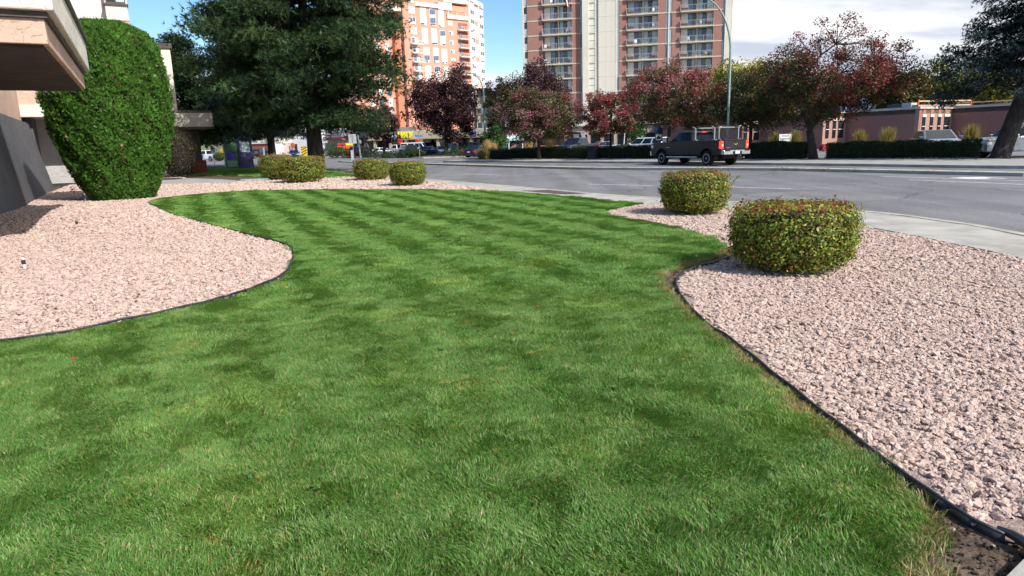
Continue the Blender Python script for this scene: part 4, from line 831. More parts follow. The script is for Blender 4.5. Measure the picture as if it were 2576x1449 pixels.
MB().box(3.32, 4.24, 19.14, 21, 7.7, 7.97).build('bay_foot', M_STUT, sb)
w_ = MB().box(3.25, 4.31, 19.02, 21, 8.66, 8.74).build('window_sill', M_COPE, sb)
w_ = MB().box(3.36, 4.20, 19.06, 19.12, 8.74, 11).build('window', M_COPE, sb); MB().box(3.42, 3.74, 19.05, 19.065, 8.82, 10.9).build('pane', M_GLD, w_); MB().box(3.80, 4.15, 19.05, 19.065, 8.82, 10.9).build('pane', M_GLASSL, w_)
w_ = MB().box(1.3, 1.8, 19.5, 19.62, 8.6, 12).build('window', M_COPE, sb); MB().box(1.36, 1.74, 19.48, 19.51, 8.7, 11.9).build('pane', M_GLD, w_)
MB().box(-4, 6.81, 30, 40, -.1, 8.15).build('rear_wall', M_STUC, sb)
MB().box(-4.1, 6.93, 29.88, 40.1, 8.15, 8.45).build('rear_coping', M_COPE, sb)
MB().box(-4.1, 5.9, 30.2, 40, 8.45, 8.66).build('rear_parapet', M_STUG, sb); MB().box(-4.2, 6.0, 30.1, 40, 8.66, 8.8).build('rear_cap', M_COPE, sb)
ec = thing('entrance_canopy', 'flat grey entrance canopy with dark cap beyond the cedar', 'canopy', (WALL0.x, WALL0.y, 0), math.atan2(WV.y, WV.x))
for x0, x1 in ((4.1, 6.4), (6.42, 8.62)): MB().box(x0, x1, 27.8, 34, 3.12, 3.98).build('fascia_panel', pmat('precast_panel', (.46, .43, .385), .9, .12, 3, .3, 60), ec, bevel=.01)
MB().box(4.0, 8.60, 27.86, 34, 3.98, 4.14).build('roof_cap', M_COPE, ec)
MB().box(4.2, 8.5, 28.0, 33.9, 3.0, 3.12).build('soffit', pmat('soffit_board', (.14, .12, .10), .9, .2, 5), ec)
Mrb = pmat('red_brick_pier', (.24, .075, .05), .9, .25, 8, .3, 30)
MB().box(7.4, 8.3, 31.2, 33.5, -.1, .95).build('pier_foot', Mrb, ec); MB().box(7.6, 8.1, 31.5, 33.2, .95, 3.02).build('pier', M_COPE, ec)

# right tower
M_TBR = brickmat('tower_brick', (.30, .135, .105), (.34, .16, .125), (.30, .19, .16)); M_TCON = pmat('tower_concrete', (.66, .62, .53), .9, .08, .25, .15, 12); M_TSL = pmat('balcony_slab', (.55, .50, .40), .9, .12, 1.2); M_RAIL = pmat('balcony_rail', (.42, .41, .39), .5, .1, 4)
M_TGRN = pmat('pale_spandrel', (.58, .60, .52), .4, .1, .6, spec=.6)
P_, Q_ = at(1322, 141, 0), at(1828, 133.5, 0)
tw, TL = facade('apartment_tower', 'brick and white concrete apartment tower with balconies behind the crabapples', P_, Q_)
k_ = TL / ((1710 + 1757 - 125) * .01225)
def a_(x): return (x - 125) * .01225 * k_
FL = [5.36 + 2.76 * i for i in range(11)]; ZT = FL[-1] + 2.76
MB().box(-.3, TL + .3, 1.4, 16, 0, ZT).build('core_wall', M_TBR, tw)
for x0, x1 in ((205, 462), (950, 1085), (1720, 1838), (2337, 2457), (2557, 2687), (3197, 3332)): MB().box(a_(x0), a_(x1), 0, 1.5, 0, ZT).build('brick_pier', M_TBR, tw)
for x0, x1, yo in ((123, 152, -.12), (1126, 1228, -.9), (1328, 1350, -.1), (1660, 1686, -.25), (2498, 2520, -.12), (3372, 3470, -.3)): MB().box(a_(x0), a_(x1), yo, 1.5, 0, ZT).build('concrete_pier', M_TCON, tw)
for i, z in enumerate(FL):
    for x0, x1 in ((1384, 1500), (1502, 1602), (1604, 1659)): ubox('concrete_panel', M_TCON, tw, a_(x0), a_(x1), -.2, 1.45, z + .02, z + 2.74)
MB().box(a_(1384), a_(1659), -.17, 1.4, 0, ZT).build('panel_backing', pmat('panel_joint', (.36, .34, .29), .9, .1, 2), tw)
for x0, x1 in ((152, 205), (1085, 1126), (1350, 1384), (1686, 1720), (2457, 2498), (2520, 2557), (3332, 3372)): MB().box(a_(x0), a_(x1), .22, 1.45, 0, ZT).build('window_strip', M_TCON, tw)
MB().box(a_(1228), a_(1330), .0, 1.45, 0, ZT).build('stair_strip', M_TGRN, tw)
def bars(name, L, mat, h=1.05, n=34, d=.03):
    mb = MB().box(0, L, -d, d, h - .06, h).box(0, L, -d * .6, d * .6, .08, .12)
    for k in range(n + 1): x = k * L / n; ww = .03 if k % (n // 4) == 0 else .007; mb.box(x - ww, x + ww, -ww, ww, 0, h)
    return mb.mesh(name, mat)
BAYS = [(462, 950), (1838, 2337), (2687, 3197)]; RAILS = [bars('railing', a_(x1) - a_(x0) + .1, M_RAIL) for x0, x1 in BAYS]; SIDE = bars('side_railing', .5, M_RAIL, 1.05, 4)
rt = random.Random(4)
for i, z in enumerate(FL):
    for x0, x1 in ((205, 462), (950, 1126), (1720, 1838), (2337, 2687), (3197, 3372)): ubox('floor_band', M_TSL, tw, a_(x0), a_(x1), -.05, .3, z - .1, z + .1)
    for x0, x1, m in ((152, 205, 1), (1085, 1126, 0), (1350, 1384, 0), (1686, 1720, 0), (2457, 2498, 0), (2520, 2557, 0), (3332, 3372, 0)):
        if m:
            ubox('window', M_GLD, tw, a_(x0 + 3), a_(x1 - 3), .12, .24, z + 1.45, z + 2.65); ubox('window', M_GLASSL, tw, a_(x0 + 3), a_(x1 - 3), .12, .24, z + .25, z + 1.4)
        else: ubox('window', M_GLASSL if rt.random() < .85 else M_BLUEG, tw, a_(x0 + 4), a_(x1 - 4), .12, .24, z + .2, z + 2.62)
    ubox('stair_ledge', M_TSL, tw, a_(1230), a_(1328), -.14, .02, z - .12, z + .1); ubox('stair_bar', M_DARK, tw, a_(1232), a_(1326), -.03, .02, z + 1.25, z + 1.31); ubox('stair_pane', M_TGRN, tw, a_(1234), a_(1324), -.02, .01, z + .2, z + 1.2)
    for (x0, x1), rm in zip(BAYS, RAILS):
        X0, X1 = a_(x0), a_(x1); sl = ubox('balcony', M_TSL, tw, X0, X1, -.5, 1.35, z - .13, z + .1)
        rl = put('railing', rm, tw, (X0 - .05, -.46, z + .1)); put('side_railing', SIDE, tw, (X0 - .02, -.46, z + .1), (0, 0, math.pi / 2)); put('side_railing', SIDE, tw, (X1 + .02, -.46, z + .1), (0, 0, math.pi / 2))
        L = X1 - X0; f = [(.03, .235, 'c'), (.25, .38, 'd'), (.39, .485, 'l'), (.565, .68, 'l'), (.69, .80, 'd'), (.82, .995, 'c')]
        if rt.random() < .4: f[1], f[2] = (.25, .38, 'l'), (.39, .485, 'd')
        for f0, f1, c in f:
            mm = {'c': M_CURT if rt.random() < .62 else M_GLASSL, 'd': M_GLD if rt.random() < .7 else M_GLASS, 'l': M_GLASSL if rt.random() < .7 else M_BLUEG}[c]
            ubox('window', mm, tw, X0 + f0 * L, X0 + f1 * L, 1.28, 1.42, z + (.9 if c == 'c' and rt.random() < .7 else .12), z + 2.55)
        ubox('bay_column', M_TSL, tw, X0 + .50 * L, X0 + .55 * L, .9, 1.38, z + .1, z + 2.63)
# red and white flag on a balcony rail
fl = thing('balcony_flag', 'red and white flag hanging from a left tower balcony', 'flag'); zf = FL[8]
fx = a_(845); v0 = tw.matrix_basis @ Vector((fx, -.62, zf + .9)); fl.location = v0; fl.rotation_euler = tw.rotation_euler
def flagpart(u0, u1, mat, n):
    V = []; Fa = []
    for i in range(5):
        for j in range(9):
            u = u0 + (u1 - u0) * i / 4; v = j / 8; V.append((u * .55 + v * .35, .05 * math.sin(u * 9 + v * 4), -v * 1.45 - u * .35))
    Fa = [(i * 9 + j, i * 9 + j + 1, (i + 1) * 9 + j + 1, (i + 1) * 9 + j) for i in range(4) for j in range(8)]
    o = put(n, fmesh(n, V, Fa, mat, smooth=True), fl); s_ = o.modifiers.new('thick', 'SOLIDIFY'); s_.thickness = .01
flagpart(0, .28, pmat('flag_red', (.62, .03, .03), .8, .1, 3), 'red_bar'); flagpart(.28, .72, M_WHITE, 'white_field'); flagpart(.72, 1, MATS['flag_red'], 'red_bar')
MB().tube([(-.1, .3, -.2), (-.05, -.1, .1)], .02, 6).build('staff', M_WHITE, fl)
# chairs on the balconies: small white seats one can just pick out
def chair(label, X, Y, Z, rot, mat):
    p = tw.matrix_basis @ Vector((X, Y, Z)); t = thing('balcony_chair', label, 'chair', p, rot, 'chairs on the tower balconies')
    MB().box(-.25, .25, -.25, .25, .38, .45).build('seat', mat, t); MB().box(-.25, .25, .22, .28, .45, .95).build('backrest', mat, t)
    for sx_ in (-.2, .2):
        for sy_ in (-.2, .2): MB().box(sx_ - .03, sx_ + .03, sy_ - .03, sy_ + .03, 0, .38).build('leg', mat, t)
nth = ['lowest', 'second lowest', 'third lowest', 'fourth lowest', 'fifth lowest', 'sixth lowest', 'seventh lowest', 'eighth lowest', 'ninth lowest', 'tenth lowest', 'topmost']
bayn = ['left', 'middle', 'right']
for fi in range(4, 10):
    for bi in range(3):
        if rt.random() < .75: chair('white chair on the %s visible balcony of the %s stack' % (nth[fi - 4], bayn[bi]), a_(BAYS[bi][0]) + rt.choice((.5, 1.6, 3.6, 4.8)), .3, FL[fi] + .1, rt.uniform(-.6, .6) + math.pi, rt.choice((M_WHITE, M_WHITE, pmat('grey_plastic', (.3, .3, .32), .6))))

# orange tower
M_OBR = brickmat('orange_brick', (.60, .28, .19), (.64, .31, .215), (.58, .33, .25), 1.5); M_CREAM = pmat('cream_trim', (.76, .70, .60), .8, .05, 1); M_WFR = pmat('white_frame', (.80, .80, .79), .6, .04, 1)
A0, A1 = at(1029, 209.5, 0), at(1190.7, 224.5, 0)
ot, OL = facade('apartment_tower', 'orange brick apartment tower with white windows behind the pine', A0, A1)
o_ = lambda x: (x - 540) * OL / 970.; zt_ = 49.5
oz = lambda x, y: zat(939 + x * .16666, y * .16666, (209.5 + 15 * (x - 540) / 970.)) + .16
MB().box(o_(720), OL, 0, 18, 0, oz(1100, 60)).build('main_wall', M_OBR, ot); MB().box(o_(540), o_(715), -1.0, 18, 0, zt_ + 6).build('pier_wall', M_OBR, ot); MB().box(o_(715), o_(745), .35, 10, 0, zt_ + 3).build('recess_wall', pmat('dark_recess', (.25, .07, .045), .9), ot)  # dark brick strip beside the pier stands in for its shadow line
MB().box(o_(725), o_(1060), -.5, 2, oz(900, 105), oz(900, 45)).build('cornice', M_CREAM, ot); MB().box(o_(1060), o_(1260), -.35, 2, oz(1150, 150), oz(1150, 35)).build('cornice', M_CREAM, ot); MB().box(o_(1140), o_(1520), -.15, 17, oz(1300, 40), oz(1300, -15)).build('roof_band', M_CREAM, ot); MB().box(o_(1180), OL, -.4, 3, oz(1350, 295), oz(1350, 235)).build('terrace_band', M_CREAM, ot)
MB().box(o_(760), o_(1180), 2.5, 16, oz(900, 60), zt_ + 12).build('penthouse_wall', M_OBR, ot); MB().box(o_(1180), OL - .2, 3.0, 16, oz(1300, 250), zt_ + 1).build('terrace_wall', M_OBR, ot)
def owin(x0, x1, y0, y1, y=-.12, panes=None, fr=M_WFR, par=None):
    xm = (x0 + x1) / 2; w = ubox('window', fr, par or ot, o_(x0), o_(x1), y, .2 + y, oz(xm, y1), oz(xm, y0)); return w
ro = random.Random(2)
def opane(x0, x1, y0, y1, y, m): xm = (x0 + x1) / 2; ubox('pane', m, ot, o_(x0), o_(x1), y - .06, y + .05, oz(xm, y1), oz(xm, y0))
for ci, (x0, x1, ys) in enumerate([(800, 890, [(118, 376), (424, 664), (714, 938), (990, 1230)]), (935, 1022, [(128, 384), (432, 672), (722, 944), (994, 1230)]), (1060, 1146, [(152, 408), (458, 690), (740, 962), (1008, 1230)])]):
    for bi, (y0, y1) in enumerate(ys):
        dx_ = 12 * bi * .9; X0, X1 = x0 + dx_, x1 + dx_ - 4; owin(X0, X1, y0, y1); W = X1 - X0; h2 = (y1 - y0) / 2
        for half in range(2):
            ya = y0 + half * h2
            lit = ro.random() < .22  # random window halves get blue glass
            for j in range(3):
                opane(X0 + W * (.06 + j * .31), X0 + W * (.33 + j * .31), ya + h2 * .06, ya + h2 * .70, -.12, M_BLUEG if lit else M_CURT)
                opane(X0 + W * (.06 + j * .31), X0 + W * (.33 + j * .31), ya + h2 * .76, ya + h2 * .93, -.12, M_GLASS if (half == 1 and ro.random() < .6) else M_CURT)
for i, y in enumerate((318, 468, 612, 748, 880, 1010, 1145)):
    owin(1200 + i * 6, 1262 + i * 6, y, y + 66 - i * 3); b_ = ro.random() < .5
    opane(1206 + i * 6, 1228 + i * 6, y + 8, y + 58 - i * 3, -.12, M_BLUEG if b_ else M_CURT); opane(1233 + i * 6, 1256 + i * 6, y + 8, y + 58 - i * 3, -.12, M_CURT)
for i, y in enumerate((-60, 105, 260, 415)):
    X0 = 612 + 8 * i; w = ubox('window', M_WFR, ot, o_(X0), o_(X0 + 82), -1.12, -.9, oz(650, y + 105), oz(650, y)); b_ = i in (2, 0)
    opane(X0 + 6, X0 + 38, y + 8, y + 70, -1.12, M_BLUEG if b_ else M_CURT); opane(X0 + 44, X0 + 76, y + 8, y + 70, -1.12, M_BLUEG if b_ else M_CURT); opane(X0 + 6, X0 + 76, y + 78, y + 98, -1.12, M_CURT)
ORAIL = bars('railing', 3.6, M_WFR, 1.0, 12, .04)
def obalc(x0, ybot, deep, par):
    z = oz(x0 + 80, ybot); b = MB().box(0, 3.9, -1.3, deep, z, z + .22).build('balcony', M_CREAM, ot, (o_(x0), par, 0)); put('railing', ORAIL, ot, (o_(x0) + .15, par - 1.2, z + .22))
    s_ = put('side_railing', bars('side_railing', 1.2, M_WFR, 1.0, 4, .04), ot, (o_(x0) + .15, par - 1.2, z + .22), (0, 0, math.pi / 2))
for i in range(8):
    y = 470 + i * 133.5; x = 1336 + i * 5; obalc(x, y, 1.6, 0)
    ubox('recess', pmat('balcony_shade', (.42, .12, .07), .9, .1, 2), ot, o_(x + 14), o_(x + 160), -.03, .05, oz(1420, y - 10), oz(1420, y - 122)); ubox('door', M_BLUEG, ot, o_(x + 20), o_(x + 62), -.08, .0, oz(1380, y - 12), oz(1380, y - 105))  # flat panel on the wall carries the balcony's shade in its colour
for i in range(5):
    y = 682 + i * 136; x = 620 + i * 7; obalc(x, y, .4, -1.0)
    ubox('window', M_WFR, ot, o_(x + 18), o_(x + 110), -1.1, -.9, oz(690, y - 12), oz(690, y - 112)); ubox('pane', M_BLUEG, ot, o_(x + 24), o_(x + 62), -1.16, -1.0, oz(690, y - 14), oz(690, y - 106)); ubox('pane', M_CURT, ot, o_(x + 68), o_(x + 104), -1.16, -1.0, oz(690, y - 14), oz(690, y - 106))
for k in range(9): ubox('pergola_slat', M_CREAM, ot, o_(1180 + k * 34), o_(1180 + k * 34) + .12, -1.4, 2.6, oz(1300, 182), oz(1300, 172))
for k in range(3): ubox('pergola_post', M_CREAM, ot, o_(1182 + k * 128), o_(1182 + k * 128) + .16, -1.1, -.9, oz(1300, 265), oz(1300, 182))
# its right flank, a wing turned to the sun
B1 = at(1224.5, 237.5, 0)
of_, FLn = facade('tower_flank', 'sunlit right flank of the orange tower with white window columns', A1, B1)
f_ = lambda x: (x - 1510) * FLn / 205.
fz = lambda x, y: zat(939 + x * .16666, y * .16666, 224.5 + 13 * (x - 1510) / 205.) + .16
MB().box(0, FLn, 0, 12, 0, fz(1600, 20)).build('flank_wall', M_OBR, of_); MB().box(-.3, FLn + .3, -.4, 3, fz(1600, 60), fz(1600, -10)).build('cornice', M_CREAM, of_)
for x0, x1, y0 in ((1520, 1580, 0), (1650, 1712, 75)):
    ubox('window_column', M_WFR, of_, f_(x0), f_(x1), -.5, .2, 2, fz((x0 + x1) / 2, y0))
    for i in range(9):
        y = y0 + 18 + i * (142 - i * .8); W = x1 - x0
        for j in range(2):
            for dy_, hh in ((0, 22), (28, 24)): ubox('pane', M_GLASS if ro.random() < .8 else M_CURT, of_, f_(x0 + W * (.1 + .44 * j)), f_(x0 + W * (.44 + .44 * j)), -.56, -.4, fz((x0 + x1) / 2, y + dy_ + hh), fz((x0 + x1) / 2, y + dy_))
for x0, x1 in ((1592, 1610), (1622, 1640)):
    for i in range(5): y = 100 + (x0 - 1592) * .5 + i * 278 - i * i * 2; ubox('window', M_CURT, of_, f_(x0), f_(x1), -.08, .1, fz((x0 + x1) / 2, y + 210), fz((x0 + x1) / 2, y))
# its left wing with a tall glazed stair and terraces
C0 = at(905, 200, 0); C1 = at(1033, 211.5, 0)
ow, WLn = facade('tower_wing', 'orange brick left wing of the tower with glazed stair half behind the pine', C0, C1)
w_ = lambda xv: (xv - 905) * WLn / 128.
wz = lambda xv, yv: zat(xv, yv, 200 + 11.5 * (xv - 905) / 128.) + .16
MB().box(0, WLn, 0, 14, 0, wz(970, 45)).build('wing_wall', M_OBR, ow); MB().box(w_(1018), w_(1038), -.8, .4, 0, wz(1028, 85)).build('stair_glazing', M_WFR, ow); MB().box(w_(1003), w_(1017.5), -1.4, .4, 0, wz(1010, 60)).build('brick_pier', pmat('shaded_orange_brick', (.62, .22, .12), .9, .06, 1), ow); MB().box(w_(935), w_(1003), -.5, 3, wz(970, 48), wz(970, 38)).build('terrace_band', M_CREAM, ow); MB().box(w_(985), w_(1024), -1.6, 4, wz(1005, 28), wz(1005, 16)).build('terrace_band', M_CREAM, ow); MB().box(w_(960), w_(1022), 2, 12, wz(1000, 40), wz(1000, -40)).build('penthouse_wall', M_OBR, ow)  # pier brick is a copy of the orange one with shade in its colour
for i in range(14):
    y = 110 + i * 17
    for j in range(4):
        for dy_ in (0, 6.5): ubox('pane', M_GLASSL if (i * 7 + j) % 5 < 3 else M_GLASS, ow, w_(1019 + j * 4.6), w_(1022.6 + j * 4.6), -.86, -.7, wz(1028, y + dy_ + 5.4), wz(1028, y + dy_))
for xv in (942, 962, 984):
    for i in range(9): y = 52 + i * 28; ubox('window', M_CURT if (i + xv) % 3 else M_BLUEG, ow, w_(xv), w_(xv + 10), -.08, .1, wz(xv + 5, y + 20), wz(xv + 5, y))

# taupe hotel with arched windows and dark cornice
M_TAU = stucco('taupe_stucco', (.34, .285, .205), .1); M_CORN = pmat('charcoal_cornice', (.055, .05, .05), .8, .15, 3)
h0, h1 = at(1196, 150, 0), at(1300, 150, 0)
ho, HL = facade('arched_window_building', 'taupe building with dark stepped cornice and arched windows', h0, h1); hx = lambda xv: (xv - 1196) * HL / 104.; hz = lambda yv: zat(1245, yv, 150) + .16
MB().box(0, HL, .3, 14, 0, hz(236)).build('wall', M_TAU, ho)
for x0, x1 in ((1205, 1229), (1252, 1282)):
    MB().box(hx(x0), hx(x1), -.2, .4, 0, hz(240)).build('bay_wall', M_TAU, ho); MB().box(hx(x0), hx(x1), -.5, 3, hz(240), hz(224)).build('cornice', M_CORN, ho); MB().box(hx(x0) - .4, hx(x1) + .4, -.9, 3, hz(224), hz(221.5)).build('cornice_cap', M_CORN, ho)
MB().box(hx(1229), hx(1252), .1, 3, hz(246), hz(228)).build('cornice', M_CORN, ho); MB().box(hx(1282), HL, .1, 3, hz(246), hz(228)).build('cornice', M_CORN, ho)
def archwin(xc, yt, yb, arch=True):
    w = 1.05; zb_, zt2 = hz(yb), hz(yt); pts = [(hx(xc) - w, zb_), (hx(xc) + w, zb_), (hx(xc) + w, zt2)] + ([(hx(xc) + w * math.cos(t_), zt2 + w * .75 * math.sin(t_)) for t_ in np.linspace(.2, 2.94, 9)] if arch else []) + [(hx(xc) - w, zt2)]
    f = MB().xz(pts, -.42, -.2).build('window', pmat('window_surround', (.42, .36, .27), .9), ho); MB().box(hx(xc) - w * .75, hx(xc) - .05, -.47, -.4, zb_ + .2, zt2 - .1).build('pane', M_GLASS, f); MB().box(hx(xc) + .05, hx(xc) + w * .75, -.47, -.4, zb_ + .2, zt2 - .1).build('pane', M_CURT, f)
for xc in (1215, 1271): archwin(xc, 270, 287); archwin(xc, 306, 324, False)
for yv in (262, 299): MB().box(hx(1205), hx(1282), -.28, .3, hz(yv + 1), hz(yv)).build('band', pmat('taupe_band', (.28, .23, .17), .9), ho)

# strip mall with the sandwich shop sign
M_FASC = stucco('beige_fascia', (.50, .435, .33), .08); M_GRF = pmat('grey_shingle', (.14, .135, .13), .9, .15, 3)
s0, s1 = at(931, 121, 0), at(1312, 112, 0)
sm, SLn = facade('strip_mall', 'beige strip mall with yellow and white shop sign behind the car park', s0, s1); sx = lambda xv: (xv - 931) * SLn / 381.; sz = lambda yv: zat(1110, yv, 116) + .16
MB().box(0, SLn, 2.2, 16, 0, sz(332)).build('rear_wall', pmat('shop_wall', (.13, .10, .08), .9, .2, 1), sm)
MB().box(0, SLn, -.4, 3, sz(346), sz(328)).build('fascia', M_FASC, sm); MB().box(-.1, SLn + .1, -.55, 3, sz(348.5), sz(346)).build('soffit_trim', pmat('gold_trim', (.38, .30, .17), .8), sm); MB().box(0, SLn, -.2, 8, sz(328), sz(326)).build('roof_cap', pmat('pale_cap', (.55, .50, .42), .9), sm)
MB().box(0, SLn, -2, 3, 0, .16).build('walkway', M_CONC, sm)
for k in range(9): ubox('column', M_FASC, sm, 1 + k * SLn / 9.3, 1.5 + k * SLn / 9.3, -.3, .3, 0, sz(348))
for k in range(22): ubox('shop_window', M_GLD if k % 3 else M_GLASS, sm, .6 + k * SLn / 22.2, .6 + k * SLn / 22.2 + SLn / 25, 2.1, 2.24, .5, 2.5)
M_SGY = pmat('sign_yellow', (.90, .80, .02), .5, .05, 3); M_SGW = pmat('sign_white', (.85, .85, .85), .5, .04, 3)
D_ = 119.3; xs = lambda xv: sx(xv)
text('sign_letters', 'WAY', (sz(328.5) - sz(344)) * 1.33, M_SGY, sm, (xs(1010), -.55, sz(343.5)), (math.pi / 2, 0, 0), .12, .18, 'LEFT', .92, .05)
text('sign_letters', 'SUB', (sz(328.5) - sz(344)) * 1.33, M_SGW, sm, (xs(1009), -.55, sz(343.5)), (math.pi / 2, 0, 0), .12, .18, 'RIGHT', .92, .05)
MB().box(sx(1196), sx(1209), -.62, -.45, sz(345), sz(332)).build('sign_panel', pmat('blue_sign', (.03, .08, .45), .5), sm); text('sign_letters', 'Y', 1.1, M_SGW, sm, (sx(1204), -.64, sz(343)), (math.pi / 2, 0, 0), .02)
for xv, cc in ((1000, (.7, .04, .03)), (1046, (.75, .05, .03))): MB().lathe([(.0, 0), (.5, .02), (.5, .08)], 14, 'y', (sx(xv), 1.98, 2.4)).build('neon_sign', emat('red_neon', (.8, .05, .03), .6), sm)
# shingled gable left of the mall
gb, gl_ = facade('shingle_roofed_shop', 'shop with grey shingled roof between striped store and mall', at(889, 126, 0), at(937, 121, 0)); zz0, zz1 = zat(910, 347, 124) + .16, zat(910, 322, 124) + .16
MB().xz([(-.6, zz0), (gl_ + .5, zz0), (gl_ + .5, zz1), (gl_ * .62, zz1), (.2, zz0 + .6)], -1, 9).build('roof', M_GRF, gb); MB().box(.2, gl_, .8, 9, 0, zz0).build('wall', MATS['shop_wall'], gb)
for k in range(4): ubox('column', pmat('brown_column', (.10, .08, .07), .9), gb, k * gl_ / 3.3, k * gl_ / 3.3 + .35, -.8, -.4, 0, zz0)
for k in range(3): ubox('shop_window', M_GLASS, gb, .5 + k * 1.1, 1.3 + k * 1.1, .7, .84, .5, 2.3)

# striped convenience store
s7, L7 = facade('striped_store', 'convenience store with orange green and red striped fascia', at(822, 146, 0), at(893, 140, 0)); cx7 = lambda xv: (xv - 822) * L7 / 71.; cz7 = lambda yv: zat(855, yv, 143) + .16
MB().box(0, L7, .5, 12, 0, cz7(334)).build('wall', pmat('store_wall', (.40, .34, .28), .9), s7)
MB().xz([(cx7(840), cz7(333)), (cx7(886), cz7(333)), (cx7(895), cz7(325.5)), (cx7(838), cz7(325.5))], -.6, 8).build('roof_sign_box', M_WFR, s7); MB().box(0, cx7(840), .2, 8, cz7(333), cz7(328)).build('parapet', pmat('grey_parapet', (.40, .38, .36), .9), s7)
for n_, y0, y1, c_ in (('stripe', 334, 336.5, (.72, .25, .08)), ('stripe', 336.5, 338, (.82, .80, .74)), ('stripe', 338, 341, (.03, .22, .13)), ('stripe', 341, 342.3, (.82, .80, .74)), ('stripe', 342.3, 343.4, (.60, .05, .05)), ('stripe', 343.4, 344.6, (.82, .80, .74))):
    MB().box(0, L7 * .98, -.3, .5, cz7(y1), cz7(y0) - .004).build(n_, pmat('stripe_%d' % int(y0 * 10), c_, .6, .05), s7)
MB().box(0, L7, -.1, .5, cz7(349), cz7(345)).build('fascia', pmat('store_fascia', (.36, .30, .22), .9), s7); MB().xz([(cx7(827), cz7(352.5)), (cx7(877), cz7(352.5)), (cx7(876), cz7(348.5)), (cx7(828), cz7(348.5))], -1.2, .3).build('awning', pmat('maroon_awning', (.30, .06, .06), .9), s7)
MB().box(cx7(868), cx7(879), -.42, -.31, cz7(344), cz7(334.5)).build('sign_panel', M_SGW, s7); text('sign_numeral', '7', 1.25, pmat('sign_red', (.75, .06, .03), .5), s7, (cx7(873.5), -.44, cz7(343)), (math.pi / 2, 0, 0), .02, 0, 'CENTER', 1, .03)
for k in range(6): ubox('shop_window', M_GLD, s7, .8 + k * L7 / 6.6, .8 + (k + .8) * L7 / 6.6, .4, .54, .4, 2.4)

# far left: white hall, red brick annexe
wh, wl_ = facade('white_hall', 'white walled building glimpsed under the pine branches', at(690, 195, 0), at(862, 185, 0)); wx = lambda xv: (xv - 690) * wl_ / 172.; wzz = lambda yv: zat(775, yv, 190) + .16
MB().xz([(0, 0), (wl_, 0), (wl_, wzz(330)), (wx(780), wzz(322)), (wx(740), wzz(345)), (0, wzz(345))], 0, 14).build('wall', M_WFR, wh); MB().box(0, wx(712), -.4, .2, wzz(357), wzz(347)).build('awning', pmat('teal_awning', (.10, .42, .42), .7), wh)
for xv in (700, 745, 800, 822): ubox('window', M_GLASS, wh, wx(xv), wx(xv + 7), -.06, .1, 1, 3)
MB().lathe([(.02, 0), (.65, .02), (.65, .25), (.02, .27)], 18, 'y').build('oval_sign', pmat('orange_sign', (.62, .14, .04), .5), wh, (wx(743), -.5, wzz(364)))
rb_, rl_ = facade('red_brick_annexe', 'low red brick building beyond the kiosk under the spruces', at(600, 190, 0), at(688, 186, 0))
MB().box(0, rl_, 0, 12, 0, zat(640, 362, 188) + .16).build('wall', brickmat('annexe_brick', (.30, .05, .045), (.34, .07, .06), (.28, .10, .09), 2), rb_); MB().box(-.2, rl_ + .2, -.3, 12, zat(640, 362, 188) + .16, zat(640, 350, 188)).build('roof', M_CREAM, rb_)
for k in range(6): ubox('window', M_GLASS, rb_, 1 + k * rl_ / 6.3, 2.4 + k * rl_ / 6.3, -.05, .1, .9, 2.2)
ob, ol = facade('orange_annexe', 'orange brick block low behind the striped store', at(858, 205, 0), at(897, 205, 0)); MB().box(0, ol, 0, 10, 0, zat(880, 298, 205)).build('wall', brickmat('annexe_orange', (.42, .10, .06), (.46, .12, .08), (.4, .14, .1), 2), ob)
for k in range(4):
    for z_ in (2.5, 5.4, 8.3): ubox('window', M_CURT if k % 2 else M_GLASS, ob, .5 + k * 1.15, 1.2 + k * 1.15, -.06, .1, z_, z_ + 1.8)
# tan building half hidden behind the trees right of the brown van
tb_, tl_ = facade('tan_shop', 'tan plastered shop glimpsed between the crabapple trunks', at(1440, 118, 0), at(1720, 112, 0))
MB().box(0, tl_, 0, 12, 0, 4.0).build('wall', pmat('tan_plaster', (.52, .40, .30), .9, .1, 1), tb_); MB().box(-.2, tl_ + .2, -.4, 12, 4.0, 4.4).build('roof_edge', M_CREAM, tb_)
for k in range(8): ubox('window', M_GLD, tb_, 1 + k * tl_ / 8.2, 2.6 + k * tl_ / 8.2, -.06, .1, .8, 2.6)

# brick school, a saw-toothed row of walls
M_SBR = brickmat('school_brick', (.275, .128, .10), (.315, .155, .125), (.25, .155, .13)); M_SBL = brickmat('school_sunlit_brick', (.37, .20, .15), (.40, .22, .17), (.36, .24, .19))  # bay brick is a lighter copy with sunlight put into its colour
sc_ = thing('brick_school', 'long low red brick school with saw-toothed walls at right', 'building', (0, 0, 0))
HS = 3.72; d1 = Vector((.47, -.883, 0)); d2 = Vector((.883, .47, 0))
segs = [('w', Vector((33.2, 73.2, 0)) - d1 * 8.35, Vector((33.2, 73.2, 0))), ('b', Vector((33.2, 73.2, 0)), Vector((36.4, 74.9, 0))), ('w', Vector((36.4, 74.9, 0)), Vector((40.1, 67.9, 0))), ('b', Vector((40.1, 67.9, 0)), Vector((45, 70.5, 0))), ('w', Vector((45, 70.5, 0)), Vector((45, 70.5, 0)) + d1 * 34)]
pG = segs[0][1]; segs = [('w', pG - d2 * 2.9 - d1 * 14, pG - d2 * 2.9), ('b', pG - d2 * 2.9, pG)] + segs
